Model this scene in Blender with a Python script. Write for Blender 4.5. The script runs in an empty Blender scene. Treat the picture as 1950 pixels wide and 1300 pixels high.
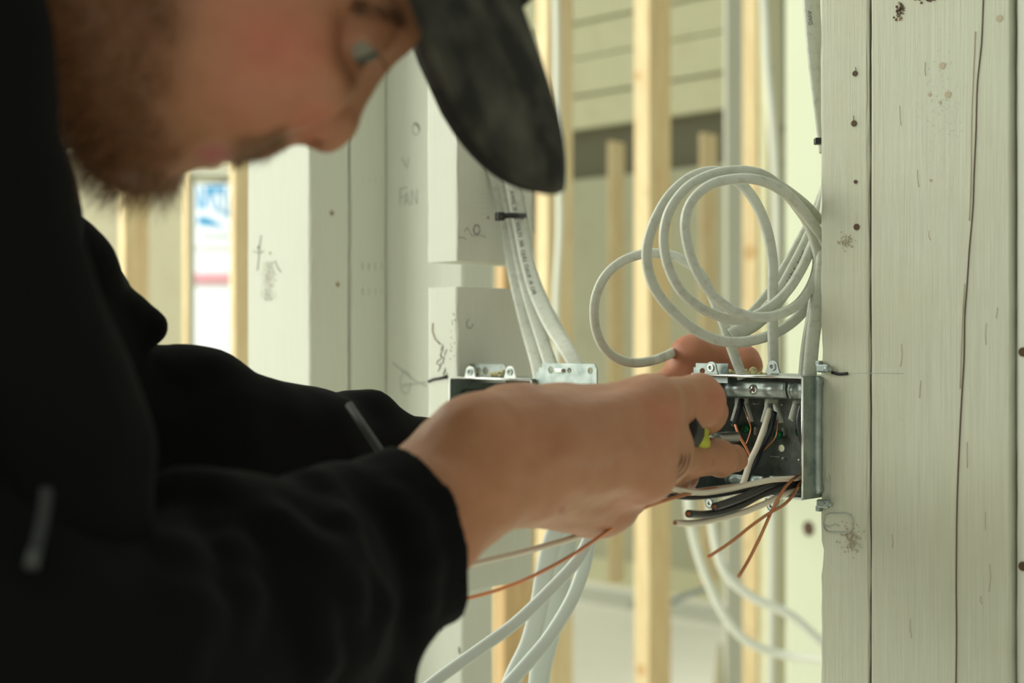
import bpy, bmesh, math, random
import numpy as np
from mathutils import Vector, Matrix, noise

SC = bpy.context.scene
COL = SC.collection
F = 1950 * 50 / 36.0          # focal length in pixels
CZ = 1.2                      # camera height
random.seed(7)
RS = np.random.RandomState(11)

# ------------------------------------------------------------ camera
cd = bpy.data.cameras.new('camera'); cam = bpy.data.objects.new('camera', cd); COL.objects.link(cam)
cam.location = (0, 0, CZ); cam.rotation_euler = (math.pi / 2, 0, 0)
cd.lens = 50; cd.sensor_width = 36; cd.clip_start = .02; cd.clip_end = 100
cd.dof.use_dof = True; cd.dof.focus_distance = 1.0; cd.dof.aperture_fstop = 5.6; cd.dof.aperture_blades = 0
SC.camera = cam

# ------------------------------------------------------------ light and exposure
SC.view_settings.view_transform = 'Standard'; SC.view_settings.look = 'None'
SC.view_settings.exposure = -0.50; SC.view_settings.gamma = 1.0
wd = bpy.data.worlds.new('world'); SC.world = wd; wd.use_nodes = True
nt = wd.node_tree; nt.nodes.clear()
wo = nt.nodes.new('ShaderNodeOutputWorld'); bg = nt.nodes.new('ShaderNodeBackground')
tc = nt.nodes.new('ShaderNodeTexCoord'); dp = nt.nodes.new('ShaderNodeVectorMath'); dp.operation = 'DOT_PRODUCT'
dv = Vector((-.62, .42, .55)).normalized(); dp.inputs[1].default_value = dv
mr = nt.nodes.new('ShaderNodeMapRange'); mr.inputs[1].default_value = -1; mr.inputs[2].default_value = 1
mr.inputs[3].default_value = 0.05; mr.inputs[4].default_value = 1.75
nt.links.new(tc.outputs['Generated'], dp.inputs[0]); nt.links.new(dp.outputs['Value'], mr.inputs[0])
nt.links.new(mr.outputs[0], bg.inputs[1]); bg.inputs[0].default_value = (0.95, 1.0, 0.86, 1)
nt.links.new(bg.outputs[0], wo.inputs[0])

def area(name, loc, target, size, energy, col):
    l = bpy.data.lights.new(name, 'AREA'); l.shape = 'RECTANGLE'; l.size, l.size_y = size; l.energy = energy; l.color = col
    o = bpy.data.objects.new(name, l); COL.objects.link(o); o.location = loc
    o.rotation_euler = (Vector(target) - Vector(loc)).to_track_quat('-Z', 'Y').to_euler(); return o
area('window_daylight', (-3.2, 0.55, 2.2), (0.1, 1.35, 1.15), (1.4, 1.6), 68, (0.97, 1.0, 0.90))
area('far_window_daylight', (-3.0, 3.2, 2.6), (1.6, 4.6, 1.0), (2.4, 2.0), 118, (1.0, 0.97, 0.84))

area('outdoor_daylight', (-2.6, 6.2, 3.4), (-1.8, 8.0, 0.9), (1.2, 0.8), 26, (0.96, 0.98, 1.0)).data.spread = math.radians(75)

# ------------------------------------------------------------ coordinates
def P(px, py, d):
    """point at distance d that the photograph shows at pixel (px, py)"""
    return Vector(((px - 975) / F * d, d, CZ - (py - 650) / F * d))
S2 = math.sqrt(.5)
NV = Vector((-S2, -S2, 0)); UV = Vector((S2, -S2, 0)); HV = Vector((S2, S2, 0)); ZV = Vector((0, 0, 1))
O = Vector((.2118, .977, 0))          # front left corner of the near post
def W(t, h, z): return O + UV * t + HV * h + ZV * z
def ray_plane(px, py, p0, n):
    r = P(px, py, 1.0) - Vector((0, 0, CZ)); c = Vector((0, 0, CZ))
    return c + r * ((p0 - c).dot(n) / r.dot(n))
def Pn(px, py, h): return ray_plane(px, py, W(0, h, 0), HV)     # on the wall plane at depth h
def Pu(px, py, t): return ray_plane(px, py, W(t, 0, 0), UV)     # on the side plane at position t

# ------------------------------------------------------------ objects
def tag(o, label=None, cat=None, group=None, kind=None):
    if label: o['label'] = label
    if cat: o['category'] = cat
    if group: o['group'] = group
    if kind: o['kind'] = kind
    return o
def empty(name, loc, label, cat, group=None):
    o = bpy.data.objects.new(name, None); COL.objects.link(o); o.location = loc; o.empty_display_size = .02
    return tag(o, label, cat, group)
WROT = Matrix.Rotation(-math.pi / 4, 4, 'Z')
def mesh_obj(name, bm, mats, parent=None, smooth=False, wall=False):
    me = bpy.data.meshes.new(name)
    if isinstance(bm, bmesh.types.BMesh):
        bmesh.ops.recalc_face_normals(bm, faces=bm.faces); bm.to_mesh(me); bm.free()
    else:
        v, f = bm
        me.vertices.add(len(v)); me.vertices.foreach_set('co', np.asarray(v, np.float32).ravel())
        f = np.asarray(f); n, k = f.shape
        me.loops.add(n * k); me.loops.foreach_set('vertex_index', f.ravel().astype(np.int32))
        me.polygons.add(n); me.polygons.foreach_set('loop_start', (np.arange(n) * k).astype(np.int32))
        me.update(calc_edges=True); me.validate()
    if wall:      # keep wall-aligned things in their own turned frame
        me.transform(WROT.inverted())
    for m in (mats if isinstance(mats, (list, tuple)) else [mats]): me.materials.append(m)
    if smooth: me.polygons.foreach_set('use_smooth', [True] * len(me.polygons))
    o = bpy.data.objects.new(name, me); COL.objects.link(o)
    if wall: o.matrix_world = WROT
    if parent is not None:
        o.parent = parent; o.matrix_parent_inverse = Matrix.Translation(parent.location).inverted() if parent.type == 'EMPTY' else Matrix()
    return o

# ------------------------------------------------------------ materials
def mat(name, col, rough=.6, metal=0.0, spec=.5, **kw):
    m = bpy.data.materials.new(name); m.use_nodes = True; b = m.node_tree.nodes['Principled BSDF']
    b.inputs['Base Color'].default_value = (*col, 1); b.inputs['Roughness'].default_value = rough
    b.inputs['Metallic'].default_value = metal; b.inputs['Specular IOR Level'].default_value = spec
    for k, v in kw.items(): b.inputs[k.replace('_', ' ')].default_value = v
    return m
def N(m, t, **kw):
    n = m.node_tree.nodes.new(t)
    for k, v in kw.items(): setattr(n, k, v)
    return n
def noise_tex(m, scale, vec_scale=(1, 1, 1), detail=4, rough=.55, dist=0.0, attr='Object'):
    L = m.node_tree.links; t = N(m, 'ShaderNodeTexCoord'); mp = N(m, 'ShaderNodeMapping'); mp.inputs['Scale'].default_value = vec_scale
    n = N(m, 'ShaderNodeTexNoise'); n.inputs['Scale'].default_value = scale; n.inputs['Detail'].default_value = detail
    n.inputs['Roughness'].default_value = rough; n.inputs['Distortion'].default_value = dist
    L.new(t.outputs[attr], mp.inputs[0]); L.new(mp.outputs[0], n.inputs[0]); return n.outputs['Fac']
def ramp(m, src, stops):
    r = N(m, 'ShaderNodeValToRGB'); e = r.color_ramp.elements
    while len(e) < len(stops): e.new(.5)
    for el, (p, c) in zip(e, stops): el.position = p; el.color = (*c, 1) if len(c) == 3 else c
    m.node_tree.links.new(src, r.inputs[0]); return r.outputs[0]
def mixc(m, a, b, fac, mode='MIX'):
    x = N(m, 'ShaderNodeMix', data_type='RGBA', blend_type=mode); L = m.node_tree.links
    for i, s in ((0, fac), (6, a), (7, b)):
        if isinstance(s, (int, float)): x.inputs[i].default_value = s
        elif isinstance(s, tuple): x.inputs[i].default_value = (*s, 1)
        else: L.new(s, x.inputs[i])
    return x.outputs[2]
def bump(m, src, strength, dist):
    b = N(m, 'ShaderNodeBump'); b.inputs['Strength'].default_value = strength; b.inputs['Distance'].default_value = dist
    L = m.node_tree.links; L.new(src, b.inputs['Height']); L.new(b.outputs[0], m.node_tree.nodes['Principled BSDF'].inputs['Normal'])
def setcol(m, src): m.node_tree.links.new(src, m.node_tree.nodes['Principled BSDF'].inputs['Base Color'])

def whitewash(name, base, dirt=.5, grain=1.0):
    """old boards under thin white paint: fine vertical grain, patchy dirt"""
    m = mat(name, base, .75, spec=.25)
    g = noise_tex(m, 60, (14, 14, .22), 5, .72)
    p = noise_tex(m, 9, (1, 1, .6), 6, .6)
    s = noise_tex(m, 55, (1, 1, .8), 5, .7)
    c1 = ramp(m, g, [(.3, tuple(x * (1 - .16 * grain) for x in base)), (.62, base)])
    c2 = mixc(m, c1, tuple(x * k for x, k in zip(base, (.80, .76, .66))), ramp(m, p, [(.52, (0, 0, 0)), (.78, (dirt, dirt, dirt))]))
    c3 = mixc(m, c2, (.30, .26, .18), ramp(m, s, [(.66, (0, 0, 0)), (.80, (dirt * .5,) * 3)]))
    setcol(m, c3); bump(m, g, .5 * grain, .0012); return m
def pine(name, a, b):
    m = mat(name, a, .6, spec=.3); g = noise_tex(m, 14, (6, 6, .5), 5, .6, .6); k = noise_tex(m, 5, (1, 1, 1.2), 2, .5)
    c = ramp(m, g, [(.3, b), (.62, a)]); setcol(m, mixc(m, c, tuple(x * .62 for x in b), ramp(m, k, [(.68, (0, 0, 0)), (.76, (.7, .7, .7))])))
    return m
M = {}
M['paint'] = whitewash('whitewashed_wood', (.565, .575, .465), .5)
M['paint2'] = whitewash('white_painted_wood', (.66, .675, .59), .25, .4)
M['paint3'] = whitewash('cream_painted_wood', (.50, .48, .35), .5, .6)
M['siding'] = whitewash('whitewashed_siding', (.72, .70, .48), .6, .6)
M['plaster'] = whitewash('greyish_plaster', (.50, .49, .355), .5, .2)
M['bright'] = whitewash('bright_painted_panel', (.60, .64, .50), .05, .2)
M['pine'] = pine('fresh_pine', (.80, .67, .42), (.66, .49, .27))
M['pine_dark'] = pine('brown_pine', (.66, .46, .24), (.50, .32, .15))
M['pencil'] = mat('pencil_line', (.17, .17, .15), .8)
M['pencil_faint'] = mat('faint_pencil_line', (.42, .44, .39), .8)
M['marker'] = mat('black_marker_line', (.008, .008, .010), .6)
M['crack'] = mat('dark_crack_gap_shade', (.085, .05, .03), .9)
M['rust'] = mat('rust_stain', (.42, .36, .26), .9)
M['white'] = mat('white_paint_pipe', (.72, .74, .66), .5)
M['cable'] = mat('white_cable_sheath', (.55, .57, .49), .38, spec=.5, Subsurface_Weight=.05, Subsurface_Radius=(.003, .003, .002), Subsurface_Scale=1.0)
g = noise_tex(M['cable'], 170, (1, 1, 1), 3, .6); setcol(M['cable'], ramp(M['cable'], g, [(.24, (.44, .44, .37)), (.50, (.55, .57, .49))]))
M['cable_far'] = mat('blue_white_cable_sheath', (.60, .65, .61), .4)
M['ink'] = mat('grey_print_ink', (.16, .165, .15), .7)
M['blackwire'] = mat('black_wire_insulation', (.022, .024, .027), .35)
M['creamwire'] = mat('white_wire_insulation', (.68, .62, .50), .4)
M['copper'] = mat('bare_copper', (.62, .26, .13), .38, 1.0)
M['steel'] = mat('galvanised_steel', (.40, .45, .43), .42, .9)
g = noise_tex(M['steel'], 90, (1, 1, 1), 4, .6); setcol(M['steel'], ramp(M['steel'], g, [(.3, (.24, .29, .27)), (.7, (.44, .49, .47))]))
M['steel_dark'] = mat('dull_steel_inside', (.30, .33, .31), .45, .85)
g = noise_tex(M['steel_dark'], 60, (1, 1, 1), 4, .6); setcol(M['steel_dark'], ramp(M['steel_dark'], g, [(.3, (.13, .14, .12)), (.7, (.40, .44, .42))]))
M['screw'] = mat('bright_screw_steel', (.75, .77, .74), .22, 1.0)
M['green'] = mat('green_ground_screw', (.01, .30, .12), .3, .5)
M['foam'] = mat('yellow_expanding_foam', (.62, .56, .30), .9)
g = noise_tex(M['foam'], 300, (1, 1, 1), 4, .7); bump(M['foam'], g, .8, .003)
M['tie'] = mat('black_nylon', (.012, .015, .014), .35)
M['floor'] = whitewash('dusty_concrete', (.93, .90, .80), .25, .1)

# ------------------------------------------------------------ mesh makers
def box_pts(bm, pts8, mi=0, bev=0.0):
    vs = [bm.verts.new(p) for p in pts8]
    fs = [bm.faces.new([vs[i] for i in q]) for q in ((0, 1, 2, 3), (7, 6, 5, 4), (0, 4, 5, 1), (1, 5, 6, 2), (2, 6, 7, 3), (3, 7, 4, 0))]
    for f in fs: f.material_index = mi
    if bev > 0:
        es = list({e for f in fs for e in f.edges})
        r = bmesh.ops.bevel(bm, geom=es, offset=bev, segments=2, profile=.5, affect='EDGES')
        for f in r['faces']: f.material_index = mi
def wbox(bm, t0, t1, h0, h1, z0, z1, mi=0, bev=0.0):
    box_pts(bm, [W(t0, h0, z0), W(t1, h0, z0), W(t1, h1, z0), W(t0, h1, z0), W(t0, h0, z1), W(t1, h0, z1), W(t1, h1, z1), W(t0, h1, z1)], mi, bev)
def frame_box(bm, c, ax, ay, az, sx, sy, sz, mi=0, bev=0.0):
    q = [(-1, -1, -1), (1, -1, -1), (1, 1, -1), (-1, 1, -1), (-1, -1, 1), (1, -1, 1), (1, 1, 1), (-1, 1, 1)]
    box_pts(bm, [c + ax * (sx * a / 2) + ay * (sy * b / 2) + az * (sz * e / 2) for a, b, e in q], mi, bev)
def catmull(pts, per=8):
    pts = [Vector(p) for p in pts]
    if len(pts) < 3: return pts
    e = [pts[0] * 2 - pts[1]] + pts + [pts[-1] * 2 - pts[-2]]; out = []
    for i in range(1, len(e) - 2):
        a, b, c, d = e[i - 1:i + 3]
        for k in range(per):
            t = k / per
            out.append(.5 * ((2 * b) + (c - a) * t + (2 * a - 5 * b + 4 * c - d) * t * t + (3 * b - a - 3 * c + d) * t ** 3))
    out.append(pts[-1]); return out
def sweep(bm, pts, sec, flat=None, mi=0, taper=None, cap=True):
    """sweep section [(a, b)...] along pts; b axis held near direction 'flat'"""
    n = len(pts); rings = []; prev = Vector(flat) if flat is not None else Vector((0, -1, 0))
    for i, p in enumerate(pts):
        t = (pts[min(i + 1, n - 1)] - pts[max(i - 1, 0)]).normalized()
        ref = Vector(flat) if flat is not None else prev
        b = ref - t * ref.dot(t)
        if b.length < .15: b = prev - t * prev.dot(t)
        b.normalize()
        if b.dot(prev) < 0 and flat is None: b = -b
        prev = b; a = t.cross(b); s = taper(i / (n - 1)) if taper else 1.0
        rings.append([bm.verts.new(p + a * (x * s) + b * (y * s)) for x, y in sec])
    m = len(sec)
    for i in range(n - 1):
        for j in range(m):
            f = bm.faces.new((rings[i][j], rings[i][(j + 1) % m], rings[i + 1][(j + 1) % m], rings[i + 1][j])); f.material_index = mi; f.smooth = True
    if cap:
        for r in (rings[0], rings[-1][::-1]):
            f = bm.faces.new(r); f.material_index = mi
def circ(r, n=12, ry=None): return [(r * math.cos(6.28318 * k / n), (ry or r) * math.sin(6.28318 * k / n)) for k in range(n)]
def nm_sec(w, h):
    """two-conductor flat cable: rounded with a faint ridge each side"""
    out = []
    for k in range(24):
        a = 2 * math.pi * k / 24; c, s = math.cos(a), math.sin(a)
        e = 3.0; r = (abs(c) ** e + abs(s) ** e) ** (-1 / e); x, y = r * c, r * s
        y *= 1 - .16 * math.exp(-((abs(x) - .33) / .10) ** 2)
        out.append((x * w / 2, y * h / 2))
    return out
def stroke(bm, pts, r, mi=1, n=5): sweep(bm, [Vector(p) for p in pts], circ(r, n), None, mi)
def disc(bm, c, nrm, r, th, mi=0, seg=20, ri=0.0):
    nrm = Vector(nrm).normalized(); a = nrm.orthogonal().normalized(); b = nrm.cross(a); R = []
    for off in (-th / 2, th / 2):
        R.append([bm.verts.new(c + nrm * off + (a * math.cos(6.28318 * k / seg) + b * math.sin(6.28318 * k / seg)) * r) for k in range(seg)])
    if ri > 0:
        I = [[bm.verts.new(c + nrm * off + (a * math.cos(6.28318 * k / seg) + b * math.sin(6.28318 * k / seg)) * ri) for k in range(seg)] for off in (-th / 2, th / 2)]
    for k in range(seg):
        j = (k + 1) % seg; fs = [(R[0][k], R[0][j], R[1][j], R[1][k])]
        if ri > 0: fs += [(I[0][k], I[0][j], I[1][j], I[1][k]), (R[0][k], R[0][j], I[0][j], I[0][k]), (R[1][k], R[1][j], I[1][j], I[1][k])]
        for q in fs: f = bm.faces.new(q); f.material_index = mi
    if ri <= 0:
        for r_ in R: f = bm.faces.new(r_); f.material_index = mi
def plate(bm, c, ax, az, outline, th, holes=(), mi=0):
    """flat plate in plane (ax, az) around c with round holes [(x, z, r)]"""
    n = ax.cross(az).normalized()
    outline = [Vector((x, z, 0)) for x, z in outline]
    tmp = bmesh.new(); loops = []
    def loop(pts):
        vs = [tmp.verts.new(p) for p in pts]; return [tmp.edges.new((vs[i], vs[(i + 1) % len(vs)])) for i in range(len(vs))]
    es = loop(outline)
    for x, z, r in holes: es += loop([Vector((x + r * math.cos(6.28318 * k / 14), z + r * math.sin(6.28318 * k / 14), 0)) for k in range(14)])
    bmesh.ops.triangle_fill(tmp, use_beauty=True, use_dissolve=False, edges=es)
    g = bmesh.ops.extrude_face_region(tmp, geom=tmp.faces[:] )
    for v in [e for e in g['geom'] if isinstance(e, bmesh.types.BMVert)]: v.co.z += th
    tmp.verts.ensure_lookup_table(); mp = {}
    for v in tmp.verts: mp[v] = bm.verts.new(c + ax * v.co.x + az * v.co.y + n * (v.co.z - th / 2))
    for f in tmp.faces:
        try: q = bm.faces.new([mp[v] for v in f.verts]); q.material_index = mi
        except ValueError: pass
    tmp.free()
def board(name, t0, t1, h0, h1, z0, z1, mats, rnd=.003, jag=.0006, label=None, cat='stud', group=None, marks=None, step=.012, seed=0, chip=None):
    """a length of lumber in the wall frame: rounded, slightly wavy edges; marks(bm) draws pencil strokes"""
    bm = bmesh.new(); prof = []
    for (cx, cy, a0) in ((t0 + rnd, h0 + rnd, 180), (t1 - rnd, h0 + rnd, 270), (t1 - rnd, h1 - rnd, 0), (t0 + rnd, h1 - rnd, 90)):
        for k in range(4):
            a = math.radians(a0 + 30 * k); prof.append((cx + rnd * math.cos(a), cy + rnd * math.sin(a)))
    nz = max(2, int((z1 - z0) / step)); rings = []
    for i in range(nz + 1):
        z = z0 + (z1 - z0) * i / nz; r = []
        for j, (t, h) in enumerate(prof):
            w = jag * noise.noise(Vector((j * 1.3 + seed, z * 9, seed))) + jag * .7 * noise.noise(Vector((j * 2.1 + seed, z * 55, seed)))
            if chip and j < 4:
                w += chip(z)
            r.append(bm.verts.new(W(t + w * (1 if j < 4 or j > 11 else -1), h + abs(w) * .5, z)))
        rings.append(r)
    m = len(prof)
    for i in range(nz):
        for j in range(m): f = bm.faces.new((rings[i][j], rings[i][(j + 1) % m], rings[i + 1][(j + 1) % m], rings[i + 1][j])); f.smooth = False
    bm.faces.new(rings[0]); bm.faces.new(rings[-1][::-1])
    if marks: marks(bm)
    o = mesh_obj(name, bm, mats, wall=True)
    return tag(o, label, cat, group)
# ============================================================ ROOM FAR BEHIND
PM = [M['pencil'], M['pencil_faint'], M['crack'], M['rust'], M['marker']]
def px_stud(name, xl, xm, xr, d, mat_, label, y0=None, y1=None, cat='stud', group=None, knots=()):
    """a stud turned 45 degrees: left face from pixel xl to its corner xm, right face from xm to xr"""
    c = P(xm, 650, d); c.z = 0
    def along(px, dr):   # distance along direction dr from the corner at which the ray through px meets it
        k = (px - 975) / F; return (k * c.y - c.x) / (dr.x - k * dr.y)
    a = along(xl, -UV); b = along(xr, HV)
    z0 = 0 if y1 is None else P(0, y1, d).z; z1 = 2.75 if y0 is None else P(0, y0, d).z
    z0 = max(z0, 0)
    bm = bmesh.new()
    box_pts(bm, [c + ZV * z for z in (z0,)] + [c - UV * a + ZV * z0, c - UV * a + HV * b + ZV * z0, c + HV * b + ZV * z0,
                 c + ZV * z1, c - UV * a + ZV * z1, c - UV * a + HV * b + ZV * z1, c + HV * b + ZV * z1], 0, .003)
    for kx, ky, kr in knots:
        p = ray_plane(kx, ky, c, HV if kx < xm else UV); disc(bm, p, (NV if kx < xm else UV), kr, .001, 1, 14)
    o = mesh_obj(name, bm, [mat_, M['pine_dark']]); return tag(o, label, cat, group)

bm = bmesh.new(); box_pts(bm, [Vector(p) for p in ((-9, -4, -.1), (9, -4, -.1), (9, 14, -.1), (-9, 14, -.1), (-9, -4, 0), (9, -4, 0), (9, 14, 0), (-9, 14, 0))])
tag(mesh_obj('floor', bm, M['floor']), kind='structure')

# back wall: whitewashed horizontal boards above, plaster panels below
BW = Vector((.459, 7.1, 0))
def B(t, h, z): return BW + UV * t + HV * h + ZV * z
def bbox(bm, t0, t1, h0, h1, z0, z1, mi=0):
    box_pts(bm, [B(t0, h0, z0), B(t1, h0, z0), B(t1, h1, z0), B(t0, h1, z0), B(t0, h0, z1), B(t1, h0, z1), B(t1, h1, z1), B(t0, h1, z1)], mi)
bm = bmesh.new()
bbox(bm, -4.6, 4.0, .05, .15, 0, 3.4, 3)
z = 2.28
for i, hgt in enumerate((.17, .19, .18, .20, .13, .19, .18)):
    bbox(bm, -4.5, 4.0, -.012 * (i % 2) + (.035 if i == 4 else 0), .05, z, z + hgt - .012, 0); z += hgt
for t in (-3.9, -3.1, -2.2, -1.3, -.35, .35, 1.1, 1.9): bbox(bm, t, t + .62, -.01, .05, .12, 2.02, 2)
bbox(bm, -4.5, 4.0, -.03, .05, 0, .12, 0)
tag(mesh_obj('wall_back', bm, [M['siding'], M['pine_dark'], M['plaster'], mat('dark_gap', (.16, .15, .10), .9)]), kind='structure')

# left wall with a window opening looking outdoors
LW = P(400, 650, 4.6); LW.z = 0
def Lp(t, h, z): return LW + Vector((1, .08, 0)).normalized() * t + Vector((-.08, 1, 0)).normalized() * h + ZV * z
def lbox(bm, t0, t1, h0, h1, z0, z1, mi=0, bev=0.0):
    box_pts(bm, [Lp(t0, h0, z0), Lp(t1, h0, z0), Lp(t1, h1, z0), Lp(t0, h1, z0), Lp(t0, h0, z1), Lp(t1, h0, z1), Lp(t1, h1, z1), Lp(t0, h1, z1)], mi, bev)
zt = P(0, 328, 4.6).z
bm = bmesh.new()
lbox(bm, -3.2, -.075, 0, .12, 0, 3.2); lbox(bm, .075, .9, 0, .12, 0, 3.2); lbox(bm, -.075, .075, 0, .12, zt, 3.2); lbox(bm, -.075, .075, 0, .12, 0, .35)
tag(mesh_obj('wall_left', bm, M['paint3']), kind='structure')
bm = bmesh.new()
for s in (-1, 1): lbox(bm, s * .075 - .008, s * .075 + .008, -.01, .13, .35, zt)
lbox(bm, -.083, .083, -.01, .13, zt - .004, zt + .012); lbox(bm, -.083, .083, -.02, .13, .335, .352)
tag(mesh_obj('window_1', bm, M['paint2']), kind='structure')
M['glass'] = mat('clear_window_glass', (1, 1, 1), 0.0, Transmission_Weight=1.0, IOR=1.0)
bm = bmesh.new(); lbox(bm, -.067, .067, .07, .073, .352, zt - .004)
g = mesh_obj('window_pane', bm, M['glass'], bpy.data.objects['window_1'])
# outdoors: wrapped wall sheet with a blue sign
M['wrap'] = mat('white_house_wrap', (.93, .95, .97), .6)
M['signblue'] = mat('sign_blue', (.03, .33, .60), .5); M['signwhite'] = mat('sign_white', (.93, .95, .95), .5)
M['redband'] = mat('pale_red_band', (.75, .35, .38), .6); M['signtext'] = mat('sign_grey_text', (.35, .42, .42), .6)
DO = 8.0
bm = bmesh.new(); a = P(-60, 352, DO); b = P(620, 352, DO)
box_pts(bm, [Vector((a.x, DO + .02, 0)), Vector((b.x, DO + .02, 0)), Vector((b.x, DO + .2, 0)), Vector((a.x, DO + .2, 0)),
             Vector((a.x, DO + .02, 2.08)), Vector((b.x, DO + .02, 2.08)), Vector((b.x, DO + .2, 2.08)), Vector((a.x, DO + .2, 2.08))])
tag(mesh_obj('wall_outside', bm, M['wrap']), kind='structure')
sg = empty('sign', P(410, 400, DO), 'white sign with blue square and white letter W seen through the window', 'sign')
def pxquad(bm, pts, d, th=.004, mi=0):
    A = [bm.verts.new(P(x, y, d)) for x, y in pts]; Bv = [bm.verts.new(P(x, y, d) + Vector((0, th, 0))) for x, y in pts]; n = len(A)
    for q in [A, Bv[::-1]] + [[A[i], A[(i + 1) % n], Bv[(i + 1) % n], Bv[i]] for i in range(n)]: bm.faces.new(q).material_index = mi
bm = bmesh.new(); pxquad(bm, [(370, 350), (470, 350), (470, 470), (370, 470)], DO, .018); mesh_obj('sign_panel', bm, M['signwhite'], sg)
bm = bmesh.new(); pxquad(bm, [(377, 354), (462, 354), (462, 436), (377, 428)], DO - .004); mesh_obj('blue_square', bm, M['signblue'], sg)
bm = bmesh.new()
for q in ([(381, 354), (387, 354), (402, 398), (395, 400)], [(402, 398), (408, 366), (415, 366), (409, 401)], [(412, 366), (418, 366), (428, 402), (422, 404)], [(424, 404), (430, 354), (437, 354), (431, 404)],
          [(377, 398), (400, 399), (425, 408), (445, 425), (462, 436), (440, 436), (420, 427), (400, 414), (377, 410)]): pxquad(bm, q, DO - .008)
mesh_obj('letter', bm, M['signwhite'], sg)
bm = bmesh.new()
for k in range(9): pxquad(bm, [(383 + k * 7, 446), (388 + k * 7, 446), (388 + k * 7, 453), (383 + k * 7, 453)], DO - .004)
mesh_obj('caption_text', bm, M['signtext'], sg)
bm = bmesh.new(); pxquad(bm, [(-60, 520), (620, 520), (620, 538), (-60, 538)], DO, .018)
tag(mesh_obj('banner', bm, M['redband']), 'pale red band along the white outdoor wall, seen through the window', 'banner')

# studs of the partitions in the room
px_stud('wall_stud', 1207, 1236, 1278, 4.0, M['pine'], 'tall blurred pine stud left of centre of the cable coil', knots=((1213, 145, .014), (1220, 1275, .018)), group='blurred pine studs in the room')
px_stud('wall_stud', 1020, 1043, 1092, 3.2, M['pine'], 'tall blurred pine stud just right of the sawn white block', group='blurred pine studs in the room')
px_stud('wall_stud', 943, 960, 1019, 2.6, M['pine_dark'], 'brown pine stud below and behind the sawn white block', y0=440, group='blurred pine studs in the room')
px_stud('wall_stud', 1413, 1440, 1446, 4.0, M['pine'], 'tall thin pine stud with a dark knot behind the cable coil', knots=((1428, 481, .022), (1420, 870, .015)), group='blurred pine studs in the room')
px_stud('wall_stud', 1156, 1164, 1190, 5.6, M['pine'], 'short far pine stud topping out just right of the cap brim', y0=268, y1=1112, group='blurred pine studs in the room')
px_stud('wall_stud', 1331, 1338, 1366, 5.6, M['pine'], 'short far pine stud seen through the left half of the coil', y0=252, y1=1118, group='blurred pine studs in the room')
px_stud('wall_stud', 226, 236, 284, 3.9, M['pine'], 'orange pine stud in the room below the beard', group='blurred pine studs in the room')
px_stud('wall_stud', 437, 446, 476, 3.6, M['pine'], 'pine stud between the bright window and the white corner post', group='blurred pine studs in the room')
px_stud('wall_stud', 348, 356, 360, 4.2, M['pine'], 'thin yellowish stud at the left edge of the bright window', group='blurred pine studs in the room')
px_stud('painted_post', 1378, 1384, 1416, 4.4, M['paint2'], 'cream painted post left of the thin knotty pine stud', cat='post')
px_stud('painted_post', 1446, 1460, 1506, 3.9, M['siding'], 'cream painted post carrying the far vertical white cable', cat='post')
# bright panel right of it, with a round hole
def bright_marks(bm):
    pass
bm = bmesh.new(); d = 3.0; xa, xb = P(1506, 0, d).x, P(1660, 0, d).x
box_pts(bm, [Vector((xa, d, 0)), Vector((xb, d - .25, 0)), Vector((xb, d, 0)), Vector((xa, d + .06, 0)), Vector((xa, d, 2.7)), Vector((xb, d - .25, 2.7)), Vector((xb, d, 2.7)), Vector((xa, d + .06, 2.7))])
pc = ray_plane(1540, 1006, Vector((xa, d, 0)), Vector((.25, xb - xa, 0)).normalized()); nn = Vector((-.25, -(xb - xa), 0)).normalized()
disc(bm, pc, nn, .016, .002, 1, 18); disc(bm, pc + Vector((.004, -.001, -.002)), nn, .010, .004, 2, 18)
tag(mesh_obj('painted_board', bm, [M['bright'], M['crack'], M['pine_dark']]), 'bright pale board with a round hole beside the near post', 'board')
# conduit line and cable stapled on the far posts
bm = bmesh.new(); pp = P(1460, 650, 3.9); on_post = lambda x_, y_, o_: ray_plane(x_, y_, pp, UV) + UV * o_
sweep(bm, [on_post(1494, -40, .006), on_post(1495, 300, .006), on_post(1496, 700, .006), on_post(1497, 1190, .006)], circ(.008, 10))
M['conduit'] = mat('grey_conduit', (.32, .37, .38), .5)
tag(mesh_obj('conduit', bm, M['conduit'], smooth=True), 'thin grey vertical conduit in front of the bright board', 'pipe')
bm = bmesh.new(); sweep(bm, catmull([P(1452, -40, 3.87), P(1458, 60, 3.87), P(1461, 130, 3.87), P(1470, 230, 3.87), P(1476, 330, 3.87), P(1479, 480, 3.87), P(1474, 640, 3.87), P(1470, 900, 3.87), P(1466, 1475, 3.87)]), circ(.012, 10))
tag(mesh_obj('electrical_cable', bm, M['white'], smooth=True), 'far white vertical cable stapled to the cream post', 'cable')
for px, py, s, dd, lab in ((1461, 131, .012, 3.55, 'small dark staple holding the far white cable'), (1492, 246, .014, 3.36, 'upper of two bluish clips on the far grey conduit'), (1494, 312, .012, 3.36, 'lower of two bluish clips on the far grey conduit')):
    bm = bmesh.new(); p = on_post(px, py, .005); frame_box(bm, p, Vector((1, 0, 0)), Vector((0, 1, 0)), ZV, s * 1.5, s, s * 1.4, bev=.002)
    tag(mesh_obj('cable_staple', bm, M['steel_dark']), lab, 'staple', group='far cable staples')
bm = bmesh.new(); sweep(bm, catmull([P(1058, -60, 3.05), P(1060, 60, 3.05), P(1061, 250, 3.05), P(1066, 420, 3.05), P(1059, 580, 3.05), P(1062, 760, 3.05), P(1064, 1000, 3.05)]), circ(.0075, 10))
tag(mesh_obj('electrical_cable', bm, M['white'], smooth=True), 'blurred white cable running down the pine stud right of the cap brim', 'cable')
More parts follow.
